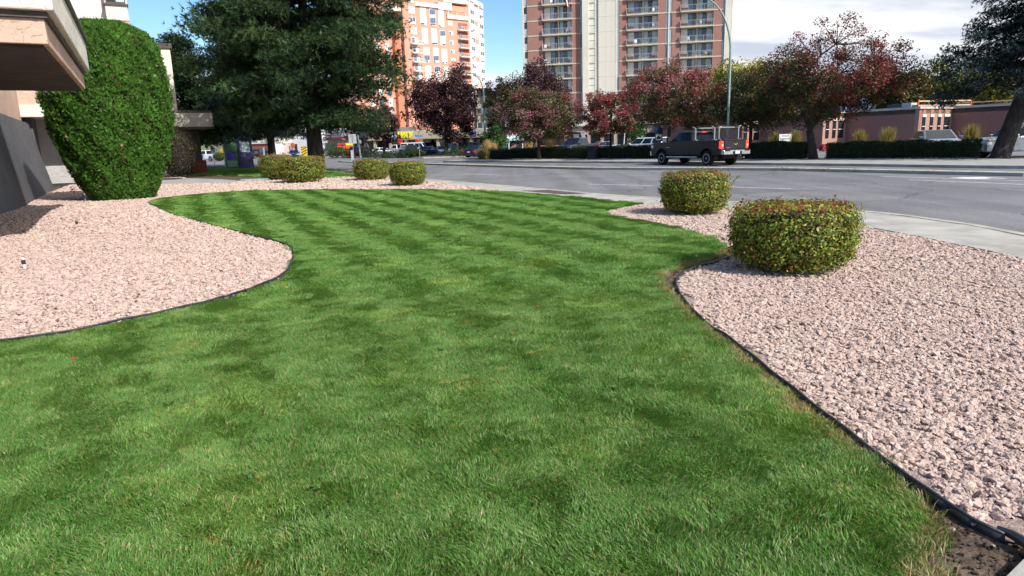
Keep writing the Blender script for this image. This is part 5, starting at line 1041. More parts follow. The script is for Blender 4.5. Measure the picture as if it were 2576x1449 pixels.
for ty, a, b in segs:
    d = b - a; L = d.length; rz = math.atan2(d.y, d.x)
    def loc(mb, nm, m, **k): return mb.build(nm, m, sc_, (a.x, a.y, -.16), (0, 0, rz), **k)
    loc(MB().box(0, L, 0, .4, 0, HS), 'brick_wall' if ty == 'w' else 'bay_wall', M_SBR if ty == 'w' else M_SBL)
    loc(MB().box(-.12, L + .12, -.14, .5, HS, HS + .22), 'roof_edge', pmat('pale_fascia', (.50, .46, .42), .8, .1, 1))
    if ty == 'b':
        n = 4 if L > 4 else 3
        for k in range(n):
            x = L * (k + .62) / (n + .35); wd = .5 if k < n - 1 else .85
            w_ = loc(MB().box(x - wd / 2, x + wd / 2, -.05, .02, 1.15, 2.95), 'window', M_GLD); loc(MB().box(x - wd / 2 - .04, x + wd / 2 + .04, -.08, .02, 2.95, 3.2), 'window_head', M_CREAM); loc(MB().box(x - wd / 2, x + wd / 2, -.07, -.04, 2.02, 2.08), 'window_bar', M_CREAM); loc(MB().box(x - wd / 2 + .02, x + wd / 2 - .02, -.03, .02, 3.2, HS - .02), 'head_panel', pmat('red_head_panel', (.42, .16, .11), .9))
roofp = [tuple(s[1].xy) for s in segs] + [tuple(segs[-1][2].xy), (95, 75), (60, 110), (25, 118)]
MB().prism(roofp, HS - .6, HS - .1).build('roof', pmat('tar_roof', (.12, .115, .11), .95, .1, 1), sc_)
for nm, lab, xv, D, w, h, m in [('rooftop_unit', 'dark rooftop air unit behind the red crabapple', 2268, 84, 1.2, 1.2, pmat('dark_unit', (.06, .08, .10), .6)), ('rooftop_unit', 'pale grey rooftop air unit on the brick school', 2287, 83, 1.2, 1.25, pmat('pale_unit', (.45, .48, .48), .6)), ('rooftop_unit', 'narrow dark rooftop air unit right of the pale unit', 2246, 86, 1.0, 1.2, MATS['dark_unit'])]:
    p = at(xv, D, HS - .26); t = thing(nm, lab, 'air unit', p, .4, 'rooftop air units'); MB().box(-w / 2, w / 2, -w / 2, w / 2, .1, h).build('casing', m, t, bevel=.03); MB().box(-w / 2 + .1, w / 2 - .1, -w / 2 - .02, w / 2 + .02, .25, h - .25).build('grille', M_DARK, t); MB().box(-w / 2 - .05, w / 2 + .05, -w / 2 - .05, w / 2 + .05, 0, .1).build('curb', M_STEEL, t)
def guard(label, xa, Da, xb, Db, rows):
    A, B = at(xa, Da, HS - .26), at(xb, Db, HS - .26); d = B - A; t = thing('roof_guardrail', label, 'guardrail', A, math.atan2(d.y, d.x), 'orange and timber guardrails on the school roof'); L = d.length
    for z_ in rows: MB().box(0, L, -.05, .05, z_, z_ + .14).build('rail', pmat('pine_board', (.55, .42, .28), .8, .15, 2), t)
    n = int(L / 2.4) + 1
    for k in range(n + 1): MB().box(k * L / n - .05, k * L / n + .05, -.07, .07, -.02, 1.25).build('post', pmat('orange_post', (.62, .13, .06), .7), t)
guard('front timber guardrail with orange posts on the school roof', 2308, 74, 2440, 76, (.55, 1.0)); guard('rear timber guardrail crossing behind on the school roof', 2390, 84, 2560, 80, (1.05,))

# hills
def hill(name, pts, D, mat, label=None):
    V = []; n = len(pts)
    for k, (xv, yv) in enumerate(pts): p = PD(xv, yv, D); V += [(p.x, p.y, -10), (p.x, p.y - D * .12, -10), (p.x, p.y, p.z), (p.x * 1.2, p.y * 1.2, -10)]
    Fa = []
    for k in range(n - 1): a, b = 4 * k, 4 * k + 4; Fa += [(a + 1, b + 1, b + 2, a + 2), (a + 2, b + 2, b + 3, a + 3)]
    put(name, fmesh(name, V, Fa, mat))['kind'] = 'structure'
hr = np.random.default_rng(2)
def ridge(P, n=80, j=1.2): P = np.array(P, float); x = np.linspace(P[0, 0], P[-1, 0], n); return [(a, b + hr.normal(0, j)) for a, b in zip(x, np.interp(x, P[:, 0], P[:, 1]))]
hill('far_mountain', ridge([(1500, 330), (1900, 285), (2200, 240), (2330, 224), (2372, 205), (2420, 203), (2576, 190), (3000, 215), (3600, 260)]), 4200, pmat('haze_blue_forest', (.085, .13, .21), .95, .25, .01))  # distance haze is painted into the blue forest colour
hill('near_mountain', ridge([(2100, 290), (2330, 240), (2365, 228), (2400, 214), (2480, 205), (2700, 200), (3100, 240)]), 3000, pmat('haze_blue_conifers', (.045, .065, .10), .95, .3, .02))  # conifers tinted blue, haze put into their colour
hill('dry_hillside', ridge([(-900, 330), (-300, 300), (300, 300), (700, 300), (780, 296), (830, 289), (870, 300), (960, 325), (1040, 348)]), 900, pmat('dry_hillside', (.17, .165, .085), .95, .5, .02, col2=(.085, .11, .05)))
# ------------------------------------------------------------------ vehicles
M_TYRE = pmat('tyre_rubber', (.018, .018, .019), .85, .2, 12); M_RIM = pmat('alloy_rim', (.58, .58, .58), .35, .1, 6, metal=.25); M_CHROME = pmat('chrome', (.66, .67, .68), .22, .1, 3, metal=.75); M_CGL = pmat('car_glass', (.012, .018, .028), .06, .3, 2, spec=.45); M_TRIM = pmat('black_trim', (.015, .015, .016), .6, .2, 6)
M_TAIL = pmat('tail_lamp', (.45, .01, .012), .25, .1, 4, spec=.7); M_BRAKE = emat('lit_brake_lamp', (.9, .04, .02), 1.6); M_HEAD = pmat('head_lamp', (.70, .72, .74), .1, .05, 3, spec=.9); M_PLATE = pmat('number_plate', (.72, .74, .78), .5, .08, 20)
def paint(n, c, metal=.25): return pmat('paint_' + n, c, .28, .05, 1.2, metal=metal, spec=.6, coat=.7)
WHEELS = {}
def wheel(parent, x, y, r, w, rim=True, spokes=5):
    """tyre and spoked rim; the outer face looks along y's sign"""
    k = (round(r, 3), round(w, 3), spokes)
    if k not in WHEELS:
        ty = MB().lathe([(r * .62, -w / 2), (r * .92, -w / 2), (r, -w / 2 + .04), (r, w / 2 - .04), (r * .92, w / 2), (r * .62, w / 2)], 24, 'y').mesh('tyre', M_TYRE, True)
        rm = MB(); rm.lathe([(r * .64, w / 2 - .05), (r * .64, w / 2 + .004), (r * .57, w / 2 + .006), (r * .55, w / 2 - .04)], 24, 'y')
        rm.lathe([(r * .15, w / 2 - .06), (r * .15, w / 2 - .005), (r * .08, w / 2 + .004)], 12, 'y')
        for i in range(spokes):
            a = 2 * math.pi * i / spokes; ca, sa = math.cos(a), math.sin(a); q = r * .09
            P4 = [(r * .12 * ca - q * sa, r * .12 * sa + q * ca), (r * .6 * ca - q * .8 * sa, r * .6 * sa + q * .8 * ca), (r * .6 * ca + q * .8 * sa, r * .6 * sa - q * .8 * ca), (r * .12 * ca + q * sa, r * .12 * sa - q * ca)]
            rm.xz(P4, w / 2 - .05, w / 2 - .008)
        dk = MB().lathe([(r * .6, w / 2 - .075), (.01, w / 2 - .07)], 18, 'y').mesh('hub_shadow', M_TRIM)  # black disc behind the spokes stands in for the shade there
        WHEELS[k] = (ty, rm.mesh('rim', M_RIM), dk)
    ty, rm, dk = WHEELS[k]; rz = math.pi if y < 0 else 0
    t = put('wheel', ty, parent, (x, y, r), (0, 0, rz)); put('rim', rm, t); put('hub_shade', dk, t); return t
KINDS = {   # length, width, height, belt; lower outline (front to rear along the top); greenhouse base/top ends; axles; wheel radius
    'sedan': dict(W=1.80, H=1.45, belt=.96, low=[(2.34, .30), (2.36, .60), (2.25, .74), (1.25, .95), (-1.62, 1.0), (-2.28, .98), (-2.36, .70), (-2.33, .34)], gh=(1.22, .22, -.92, -1.72), ax=(1.42, -1.32), r=.325, g=.24),
    'suv': dict(W=1.86, H=1.74, belt=1.06, low=[(2.30, .36), (2.33, .75), (2.22, .98), (1.15, 1.09), (-2.20, 1.10), (-2.32, 1.02), (-2.34, .62), (-2.30, .40)], gh=(1.16, .42, -2.02, -2.26), ax=(1.40, -1.38), r=.365, g=.32),
    'minivan': dict(W=1.95, H=1.75, belt=1.04, low=[(2.52, .32), (2.55, .66), (2.40, .86), (1.62, 1.04), (-2.42, 1.08), (-2.55, .98), (-2.56, .6), (-2.52, .36)], gh=(1.70, .70, -2.18, -2.46), ax=(1.55, -1.50), r=.34, g=.26),
    'van': dict(W=2.0, H=2.1, belt=1.20, low=[(2.60, .4), (2.62, .8), (2.45, 1.05), (1.9, 1.22), (-2.55, 1.22), (-2.6, .9), (-2.58, .45)], gh=(1.9, 1.3, -2.35, -2.52), ax=(1.65, -1.55), r=.36, g=.34),
    'pickup': dict(W=1.95, H=1.86, belt=1.18, low=[(2.85, .45), (2.88, .85), (2.80, 1.08), (1.45, 1.2), (-2.78, 1.2), (-2.86, 1.1), (-2.86, .6), (-2.82, .5)], gh=(1.42, .62, -.72, -.86), ax=(1.85, -1.70), r=.39, g=.42)}
def outline(S):
    """side outline with real wheel arches"""
    P = list(S['low']); zf = S['g']; out = []; ra = S['r'] * 1.2
    bot = [(P[-1][0] + .06, zf)]
    for ax in sorted(S['ax']):
        a0 = math.asin(max(-1, min(1, (zf - S['r']) / ra))); aa = np.linspace(math.pi - a0, a0, 11)
        bot += [(ax + ra * math.cos(t), S['r'] + ra * math.sin(t)) for t in aa]
    bot.append((P[0][0] - .06, zf)); return P + bot
def car(label, pos, rz, kind, pm, group='cars parked across the road', split=(.0,), name=None, lamps=True, z=-.12, cat=None, s=1., roofrack=False, rimn=5):
    S = KINDS[kind]; W, H, bl = S['W'] / 2, S['H'], S['belt']; nm = name or {'sedan': 'parked_car', 'suv': 'parked_suv', 'minivan': 'minivan', 'van': 'parked_van', 'pickup': 'parked_pickup'}[kind]
    t = thing(nm, label, cat or {'sedan': 'car', 'suv': 'car', 'minivan': 'minivan', 'van': 'van', 'pickup': 'pickup truck'}[kind], (pos[0], pos[1], z), rz, group); t.scale = (s, s, s)
    f0, f1, b1, b0 = S['gh']; tw_ = W * .80; wb = W * .965
    MB().xz(outline(S), -W, W).build('body', pm, t, bevel=.055)
    zt, zb = H, bl - .03
    V = [(f0, -wb, zb), (f0, wb, zb), (b0, wb, zb), (b0, -wb, zb), (f1, -tw_, zt), (f1, tw_, zt), (b1, tw_, zt), (b1, -tw_, zt)]
    MB().add(V, [(0, 3, 2, 1), (4, 5, 6, 7), (0, 1, 5, 4), (1, 2, 6, 5), (2, 3, 7, 6), (3, 0, 4, 7)]).build('roof', pm, t, bevel=.05)
    V = [Vector(v) for v in V]
    def pane(nm_, a, b, c, d, inset, off=.012):
        cen = (a + b + c + d) / 4; n = (b - a).cross(d - a).normalized()
        if n.dot(cen - Vector((0, 0, .8))) < 0: n = -n
        q = [cen + (p - cen) * inset for p in (a, b, c, d)]; MB().add([p + n * off for p in q] + [p - n * .02 for p in q], [(0, 1, 2, 3), (7, 6, 5, 4), (0, 4, 5, 1), (1, 5, 6, 2), (2, 6, 7, 3), (3, 7, 4, 0)]).build(nm_, M_CGL, t)
    pane('windshield', V[0], V[1], V[5], V[4], .86); pane('rear_window', V[2], V[3], V[7], V[6], .80)
    for sd in (0, 1):
        A, B, C, D_ = (V[0], V[3], V[7], V[4]) if sd == 0 else (V[1], V[2], V[6], V[5]); cuts = [0.] + list(split) + [1.] if split != (.0,) else [0., .46, 1.] if kind in ('sedan', 'pickup') else [0., .36, .68, 1.]
        for c0, c1 in zip(cuts[:-1], cuts[1:]):
            e = .018; lo0, lo1, up0, up1 = A.lerp(B, c0 + e), A.lerp(B, c1 - e), D_.lerp(C, c0 + e), D_.lerp(C, c1 - e)
            sh = lambda a, b, k: a.lerp(b, k); pane('side_window', sh(lo0, up0, .10), sh(lo1, up1, .10), sh(lo1, up1, .86), sh(lo0, up0, .86), .97)
        y = (-1 if sd == 0 else 1)
        MB().box(f0 - .28, f0 - .12, min(y * W, y * (W + .2)), max(y * W, y * (W + .2)), bl - .02, bl + .14).build('mirror', pm, t, bevel=.03)
        for cx_ in ((f0 + b0) / 2 + .25, (f0 + b0) / 2 - .75): MB().box(cx_ - .1, cx_ + .1, min(y * W, y * (W + .025)), max(y * W, y * (W + .025)), bl - .16, bl - .12).build('door_handle', M_TRIM, t)
        xf, xr = S['low'][1][0], S['low'][-2][0]
        MB().box(xf - .28, xf - .015, min(y * (W + .006), y * (W - .42)), max(y * (W + .006), y * (W - .42)), S['low'][1][1] - .06, S['low'][1][1] + .10).build('headlight', M_HEAD, t, bevel=.02)
        MB().box(xr - .012, xr + .16, min(y * (W + .006), y * (W - .26)), max(y * (W + .006), y * (W - .26)), bl - .32, bl - .08).build('tail_light', M_TAIL, t, bevel=.02)
        for ax in S['ax']: wheel(t, ax, y * (W - .11), S['r'], .22, spokes=rimn)
    MB().box(S['low'][0][0] - .1, S['low'][0][0] + .06, -W * .93, W * .93, S['g'] + .02, S['g'] + .24).build('bumper', pm if kind != 'pickup' else M_CHROME, t, bevel=.04); MB().box(S['low'][-1][0] - .06, S['low'][-1][0] + .1, -W * .93, W * .93, S['g'] + .02, S['g'] + .26).build('bumper', pm if kind != 'pickup' else M_CHROME, t, bevel=.04)
    MB().box(S['low'][1][0] - .02, S['low'][1][0] + .03, -W * .5, W * .5, S['low'][1][1] - .16, S['low'][1][1] + .04).build('grille', M_TRIM, t); MB().box(S['low'][-2][0] - .03, S['low'][-2][0] + .02, -.16, .16, bl - .34, bl - .2).build('number_plate', M_PLATE, t)
    for ax in S['ax']: MB().box(ax - S['r'] * 1.25, ax + S['r'] * 1.25, -W + .22, W - .22, S['g'], S['r'] * 2.15).build('wheel_well', M_TRIM, t)
    if kind == 'pickup': MB().box(-2.72, -.95, -W + .12, W - .12, 1.19, 1.206).build('bed_opening', M_TRIM, t)
    if roofrack:
        for y in (-W * .7, W * .7): MB().tube([(f1 - .2, y, H + .07), (b1 + .2, y, H + .07)], .02, 6).build('roof_rail', M_TRIM, t)
    return t
c3 = lambda xv, D: at(xv, D, -.12)
rd = math.radians
car('black parked suv with red tail lamps by the green pole', c3(913, 112), rd(60), 'suv', paint('black', (.012, .014, .018)))
car('silver sedan parked right of the black suv', c3(949, 116), rd(-150), 'sedan', paint('silver', (.48, .50, .52), .5))
car('white pickup parked beneath the yellow shop lettering', c3(998, 120), rd(150), 'pickup', paint('white', (.74, .74, .74), 0))
car('dark suv with blue reflections left of the street sign', c3(1033, 104), rd(-62), 'suv', paint('charcoal', (.03, .034, .045)))
car('white van parked behind the dark suv', c3(1047, 117), rd(-12), 'van', paint('white', (.74, .74, .74), 0))
car('bright blue sedan parked right of the street sign post', c3(1079, 106), rd(62), 'sedan', paint('blue', (.02, .10, .24)))
car('silver suv parked behind the bright blue sedan', c3(1093, 120), rd(-100), 'suv', paint('silver', (.48, .50, .52), .5))
car('pale blue sedan under the large purple maple', c3(1113, 104), rd(-75), 'sedan', paint('pale_blue', (.25, .34, .45)))
car('black jeep-like suv facing right under the large purple maple', c3(1154, 108), rd(-50), 'suv', paint('black', (.012, .014, .018)), roofrack=True)
car('dark blue suv left of the green lamp post', c3(1192, 98), rd(55), 'suv', paint('navy', (.012, .02, .05)), roofrack=True, s=1.08)
car('maroon-black sedan leaving beside the tan grass clumps', c3(1207, 84), rd(58), 'sedan', paint('plum', (.035, .018, .035)))
car('silver car behind the tan grass clumps and sumac', c3(1283, 100), rd(-70), 'sedan', paint('silver', (.48, .50, .52), .5))
car('dark sedan beneath the white billboard', c3(1308, 96), rd(-150), 'sedan', paint('charcoal', (.03, .034, .045)))
car('dark grey parked pickup facing left behind the hedge', c3(1452, 77), rd(-128), 'pickup', paint('graphite', (.045, .045, .055)), s=1.05)
car('silver-blue sedan parked between the pickup and the white pole', c3(1512, 86), rd(-158), 'sedan', paint('pale_blue', (.25, .34, .45)))
car('white minivan parked behind the hedge left of the grey pickup', c3(1625, 78), rd(140), 'minivan', paint('white', (.74, .74, .74), 0))
car('dark blue car facing the hedge in front of the brick school', c3(2349, 46), rd(-108), 'sedan', paint('slate_blue', (.10, .15, .24)), s=1.14)
car('silver suv parked behind the leaning spruce trunk', c3(2566, 39.2), rd(176), 'suv', paint('pewter', (.30, .32, .35), .5), s=1.08, rimn=5)
car('dark blue car driving towards the camera left of the pine trunk', c3(741, 130), rd(-75), 'sedan', paint('navy', (.012, .02, .05)), 'cars beyond the kiosk')
car('dark car with red lamps nearest the kiosk', c3(640, 138), rd(80), 'sedan', paint('black', (.012, .014, .018)), 'cars beyond the kiosk')
car('black car second from the kiosk', c3(657, 142), rd(85), 'suv', paint('black', (.012, .014, .018)), 'cars beyond the kiosk')
car('black car left of the bare spruce trunk', c3(677, 140), rd(85), 'sedan', paint('charcoal', (.03, .034, .045)), 'cars beyond the kiosk')
car('white pickup far left beyond the tall shrub', c3(520, 120), rd(160), 'pickup', paint('white', (.74, .74, .74), 0), 'cars beyond the kiosk')
car('white pickup behind the kiosk hedge ball', c3(575, 150), rd(170), 'pickup', paint('white', (.74, .74, .74), 0), 'cars beyond the kiosk')

# white cargo truck beyond the pine and brown parcel truck
def box_truck(name, label, pos, rz, pm, L, W, H, cabL, glass=M_CGL):
    t = thing(name, label, 'truck', (pos[0], pos[1], -.12), rz); w = W / 2
    MB().xz([(-L / 2, .55), (-L / 2, H), (L / 2 - cabL, H), (L / 2 - cabL, .55)], -w, w).build('box', pm, t, bevel=.06)
    MB().xz([(L / 2 - cabL + .004, .55), (L / 2 - cabL + .004, H - .12), (L / 2 - .75, H - .2), (L / 2 - .45, 1.4), (L / 2 - .05, 1.25), (L / 2, .55)], -w * .96, w * .96).build('cab', pm, t, bevel=.05)
    a, b = Vector((L / 2 - .72, 0, H - .34)), Vector((L / 2 - .46, 0, 1.5)); MB().add([(a.x + .03, -w * .85, a.z), (a.x + .03, w * .85, a.z), (b.x + .03, w * .85, b.z), (b.x + .03, -w * .85, b.z)], [(0, 1, 2, 3)]).build('windshield', glass, t)
    for y in (-1, 1):
        MB().box(L / 2 - cabL + .15, L / 2 - .95, min(y * w * .965, y * w * .94), max(y * w * .965, y * w * .94), 1.45, H - .45).build('side_window', glass, t)
        for ax in (L / 2 - .95, -L / 2 + 1.1): wheel(t, ax, y * (w - .16), .42, .26)
        MB().box(-L / 2 - .02, -L / 2 + .03, y * w * .8 - .1, y * w * .8 + .1, .8, 1.1).build('tail_light', M_TAIL, t); MB().box(L / 2 - .1, L / 2 + .01, y * w * .7 - .14, y * w * .7 + .14, .8, 1.0).build('headlight', M_HEAD, t)
    MB().box(-L / 2 - .08, -L / 2 + .05, -w, w, .5, .68).build('bumper', M_TRIM, t); MB().box(-L / 2 + .2, L / 2 - .3, -w * .7, w * .7, .42, .56).build('chassis', M_TRIM, t); return t
box_truck('white_truck', 'white box truck left of the dark blue oncoming car', c3(711, 133), rd(95), paint('white', (.74, .74, .74), 0), 6.2, 2.2, 2.75, 1.9)
M_BRN = paint('brown', (.028, .016, .010), 0); up_ = box_truck('parcel_truck', 'dark brown parcel truck with gold shield behind the parked pickup', c3(1418, 108), rd(-22), M_BRN, 7.6, 2.4, 3.05, 2.0, pmat('grey_glass', (.22, .26, .28), .2, .2, 2, spec=.8))
M_GOLD = pmat('gold_print', (.62, .38, .09), .5, .1, 4); sh = [(-.42, .5), (0, .6), (.42, .5), (.42, -.1), (.28, -.4), (0, -.6), (-.28, -.4), (-.42, -.1)]
def on_side(o): o.parent = up_; return o
on_side(MB().xz([(x, z) for x, z in sh], 0, .02).build('shield', M_GOLD, None, (.95, -1.225, 1.85))); on_side(MB().xz([(x * .86, z * .88) for x, z in sh], 0, .02).build('shield_field', M_BRN, None, (.95, -1.235, 1.85))); text('shield_letters', 'ups', .48, M_GOLD, up_, (.95, -1.24, 1.68), (math.pi / 2, 0, 0), .006, 0, 'CENTER', 1, .012)
MB().box(-3.7, 1.6, -1.215, -1.2, .95, 1.03).build('gold_stripe', M_GOLD, up_)

# the grey crew-cab pickup on the road
M_RACK = pmat('rack_aluminium', (.36, .37, .38), .4, .1, 4, metal=.5)
def big_pickup():
    D = 42.0; p = c3(1752, 42.2); t = thing('pickup_truck', 'dark grey-brown crew-cab pickup with ladder rack braking on the road', 'pickup truck', (p.x, p.y, -.124), rd(90 + 27)); t.scale = (1.02,) * 3
    pm = pmat('paint_bronze_grey', (.020, .021, .027), .4, .05, 1.2, metal=.1, spec=.4, coat=.3); W = 1.01; R = .415
    S = dict(low=[(3.02, .60), (3.05, .95), (2.98, 1.24), (2.75, 1.32), (1.32, 1.40), (-.62, 1.42), (-3.0, 1.42), (-3.03, 1.1), (-3.02, .72)], g=.60, r=R, ax=(2.02, -1.88))
    ra = .55; bot = [(-2.98, .62)]
    for ax in (-1.88, 2.02):
        bot += [(ax + ra * math.cos(a), R + .02 + ra * math.sin(a)) for a in np.linspace(math.pi - .32, .32, 13)]
    bot.append((2.98, .60))
    MB().xz(S['low'] + bot, -W, W).build('body', pm, t, bevel=.06, seg=3)
    zb, zt = 1.38, 1.96; f0, f1, b1, b0 = 1.36, .58, -.42, -.58; wb, wt = W * .965, W * .80
    V = [Vector(v) for v in [(f0, -wb, zb), (f0, wb, zb), (b0, wb, zb), (b0, -wb, zb), (f1, -wt, zt), (f1, wt, zt), (b1, wt, zt), (b1, -wt, zt)]]
    MB().add(V, [(0, 3, 2, 1), (4, 5, 6, 7), (0, 1, 5, 4), (1, 2, 6, 5), (2, 3, 7, 6), (3, 0, 4, 7)]).build('cab_roof', pm, t, bevel=.07, seg=3)
    def pane(nm, q, m=M_CGL, off=.012):
        q = [Vector(v) for v in q]; cen = sum(q, Vector()) / 4; n = (q[1] - q[0]).cross(q[3] - q[0]).normalized()
        if n.dot(cen - Vector((.3, 0, 1.4))) < 0: n = -n
        MB().add([v + n * off for v in q] + [v - n * .02 for v in q], [(0, 1, 2, 3), (7, 6, 5, 4), (0, 4, 5, 1), (1, 5, 6, 2), (2, 6, 7, 3), (3, 7, 4, 0)]).build(nm, m, t)
    def quad(a, b, c, d, u0, u1, v0, v1): L = lambda u, v: (a.lerp(b, u)).lerp(d.lerp(c, u), v); return [L(u0, v0), L(u1, v0), L(u1, v1), L(u0, v1)]
    pane('windshield', quad(V[0], V[1], V[5], V[4], .06, .94, .1, .9)); pane('rear_window', quad(V[2], V[3], V[7], V[6], .08, .92, .12, .84))
    for A, B, C, D2 in ((V[0], V[3], V[7], V[4]), (V[1], V[2], V[6], V[5])):
        pane('side_window', quad(A, B, C, D2, .10, .50, .07, .87)); pane('side_window', quad(A, B, C, D2, .55, .93, .07, .87))
    for y in (-1, 1):
        s = lambda a, b: (min(y * a, y * b), max(y * a, y * b))
        for ax in (2.02, -1.88): wheel(t, ax, y * (W - .14), R, .27, spokes=8)
        for ax in (2.02, -1.88):                                     # raised wheel-arch lips
            MB().tube([(ax + (ra + .02) * math.cos(a), y * (W + .004), R + .02 + (ra + .02) * math.sin(a)) for a in np.linspace(math.pi - .3, .3, 15)], .028, 6).build('arch_lip', pm, t, smooth=True)
        MB().box(-1.2, 1.42, *s(W + .02, W + .14), .46, .53).build('running_board', M_CHROME, t, bevel=.02)
        mr = MB().box(1.05, 1.22, *s(W + .06, W + .32), 1.36, 1.66).build('mirror', M_TRIM, t, bevel=.04); MB().box(1.20, 1.245, *s(W + .07, W + .31), 1.34, 1.50).build('mirror_cap', M_CHROME, t, bevel=.02); MB().box(1.1, 1.18, *s(W - .04, W + .1), 1.42, 1.5).build('mirror_arm', M_TRIM, t)
        for hx_ in (.05, -.35): MB().box(hx_ - .0, hx_ + .18, *s(W, W + .03), 1.2, 1.25).build('door_handle', pm, t, bevel=.01)
        for sx_ in (1.26, .32, -.60): MB().box(sx_ - .006, sx_ + .006, *s(W - .01, W + .002), .66, 1.36).build('door_seam', M_TRIM, t)
        MB().box(-3.055, -2.86, *s(W + .008, W - .17), .94, 1.36).build('tail_light', M_BRAKE, t, bevel=.025); MB().box(-3.065, -2.9, *s(W - .02, W - .12), 1.08, 1.18).build('reverse_lamp', M_HEAD, t)
        MB().box(2.80, 3.058, *s(W + .006, W - .42), 1.0, 1.2).build('headlight', M_HEAD, t, bevel=.03)
        MB().box(-2.52, -2.46, *s(W - .02, W - .30), .35, .75).build('mud_flap', M_TRIM, t)
        MB().box(-.62, -.55, *s(wt + .02, wb + .012), 1.42, 1.93).build('chrome_pillar', pm, t)
        text('door_badge', 'CHEVROLET', .075, M_CHROME, t, (2.35 if y < 0 else 1.5, y * (W + .003), 1.02), (math.pi / 2, 0, 0 if y < 0 else math.pi), .004, 0, 'CENTER' )
    MB().box(-3.10, -3.03, -.80, .80, .93, 1.36).build('tailgate', pm, t, bevel=.03); MB().box(-3.09, -2.98, -.86, .86, 1.37, 1.44).build('tailgate_cap', M_TRIM, t, bevel=.02)
    e = MB(); e.xz([(-.16, -.028), (.12, -.028), (.16, .028), (-.12, .028)], 0, .02); e.xz([(-.045, -.07), (.035, -.07), (.05, .07), (-.03, .07)], -.003, .02); o = e.build('gold_emblem', pmat('gold_emblem', (.65, .45, .14), .3, .1, 5, metal=.6), t, (-3.105, 0, 1.2), (0, 0, -math.pi / 2))
    MB().lathe([(.0, 0), (.11, .0), (.11, .012), (.09, .02)], 12, 'x').build('tailgate_handle', M_TRIM, t, (-3.118, 0, 1.3), bevel=0)
    text('tailgate_badge', 'SILVERADO', .06, M_CHROME, t, (-3.106, .55, .97), (math.pi / 2, 0, -math.pi / 2), .004, 0, 'CENTER')
    MB().box(-3.25, -3.0, -W * .98, W * .98, .62, .86).build('rear_bumper', M_CHROME, t, bevel=.04); MB().box(-3.256, -3.2, -.34, .34, .64, .80).build('bumper_recess', M_TRIM, t); MB().box(-3.27, -3.25, -.16, .16, .66, .81).build('number_plate', M_PLATE, t); MB().box(-3.256, -3.2, W * .55, W * .9, .80, .865).build('bumper_step', M_TRIM, t); MB().box(-3.256, -3.2, -W * .9, -W * .55, .80, .865).build('bumper_step', M_TRIM, t)
    MB().box(2.98, 3.18, -W * .98, W * .98, .55, .84).build('front_bumper', M_CHROME, t, bevel=.05); MB().box(3.0, 3.07, -.62, .62, .88, 1.22).build('grille', M_CHROME, t, bevel=.03)
    MB().box(-3.35, -3.1, -.07, .07, .48, .58).build('tow_hitch', M_TRIM, t); MB().box(-2.7, 2.7, -.55, .55, .40, .62).build('chassis', M_TRIM, t); MB().tube([(-2.0, -.5, .42), (-3.05, -.72, .44)], .05, 8).build('exhaust', M_STEEL, t); MB().lathe([(.14, -.9), (.18, -.1), (.18, .1), (.14, .9)], 12, 'y', (-1.88, 0, .4)).build('rear_axle', M_TRIM, t)
    for ax in (2.02, -1.88): MB().box(ax - .52, ax + .52, -W + .3, W - .3, .60, 1.0).build('wheel_well', M_TRIM, t)
    MB().box(-2.9, -.75, -W + .14, W - .14, 1.41, 1.428).build('bed_opening', M_TRIM, t); MB().box(-.605, -.575, -.13, .13, 1.875, 1.93).build('high_brake_lamp', M_BRAKE, t)
    for hx_ in (-.82, -2.35):                                          # ladder rack hoops
        for y in (-1, 1):
            po = MB().box(hx_ - .045, hx_ + .045, y * .90 - .035, y * .90 + .035, 1.43, 2.10).build('rack_post', M_RACK, t); MB().box(hx_ - .16, hx_ + .16, y * .90 - .05, y * .90 + .05, 1.425, 1.47).build('foot_plate', M_RACK, po); MB().box(hx_ - .14, hx_ + .14, y * .74 - .12, y * .74 + .16, 2.135, 2.20).build('load_stop', M_TRIM, po, bevel=.02); MB().tube([(hx_, y * .97 - .0, 2.16), (hx_, y * 1.12, 2.19)], .02, 6).build('bar_tip', M_RACK, po)
        MB().box(hx_ - .05, hx_ + .05, -.98, .98, 2.08, 2.14).build('rack_bar', M_RACK, t, bevel=.01)
    return t
big_pickup()

# ------------------------------------------------------------------ street furniture
def lamp(label, p, H, arm, r0, dirx, luminaire=True):
    t = thing('street_lamp', label, 'street lamp', (p[0], p[1], -.05), 0, 'green street lamps'); d = Vector((dirx[0], dirx[1], 0)).normalized(); R = arm
    pts = [(0, 0, 0), (0, 0, H * .35), (0, 0, H - R * 1.5)] + [tuple(d * (R * (1 - math.cos(a))) + Vector((0, 0, H - R * 1.5 + R * 1.5 * math.sin(a)))) for a in np.linspace(.15, math.pi / 2, 9)]
    n = len(pts); MB().tube(pts, [r0 * (1 - .62 * k / (n - 1)) if k > 1 else r0 * (1 - .1 * k) for k in range(n)], 10).build('pole', M_GREENP, t, smooth=True)
    MB().lathe([(r0 * 2.2, 0), (r0 * 2.2, .05), (r0 * 1.5, .12), (r0 * 1.2, .3)], 12).build('base', M_GREENP, t)
    e = d * R + Vector((0, 0, H)); hd = MB().xz([(0, .06), (.35, .12), (.75, .08), (.85, 0), (.7, -.08), (.1, -.06)], -.14, .14).build('lamp_head', pmat('lamp_housing', (.20, .24, .23), .5, .15, 5), t, tuple(e), (0, 0, math.atan2(d.y, d.x)), bevel=.03); MB().xz([(.2, -.07), (.7, -.085), (.6, -.13), (.3, -.13)], -.1, .1).build('lens', pmat('lamp_lens', (.5, .52, .5), .3), hd)
    return t
lamp('tall green curved street lamp behind the grey pickup', at(1828, 46.3), 10.3, 2.3, .09, (-1, -.15))
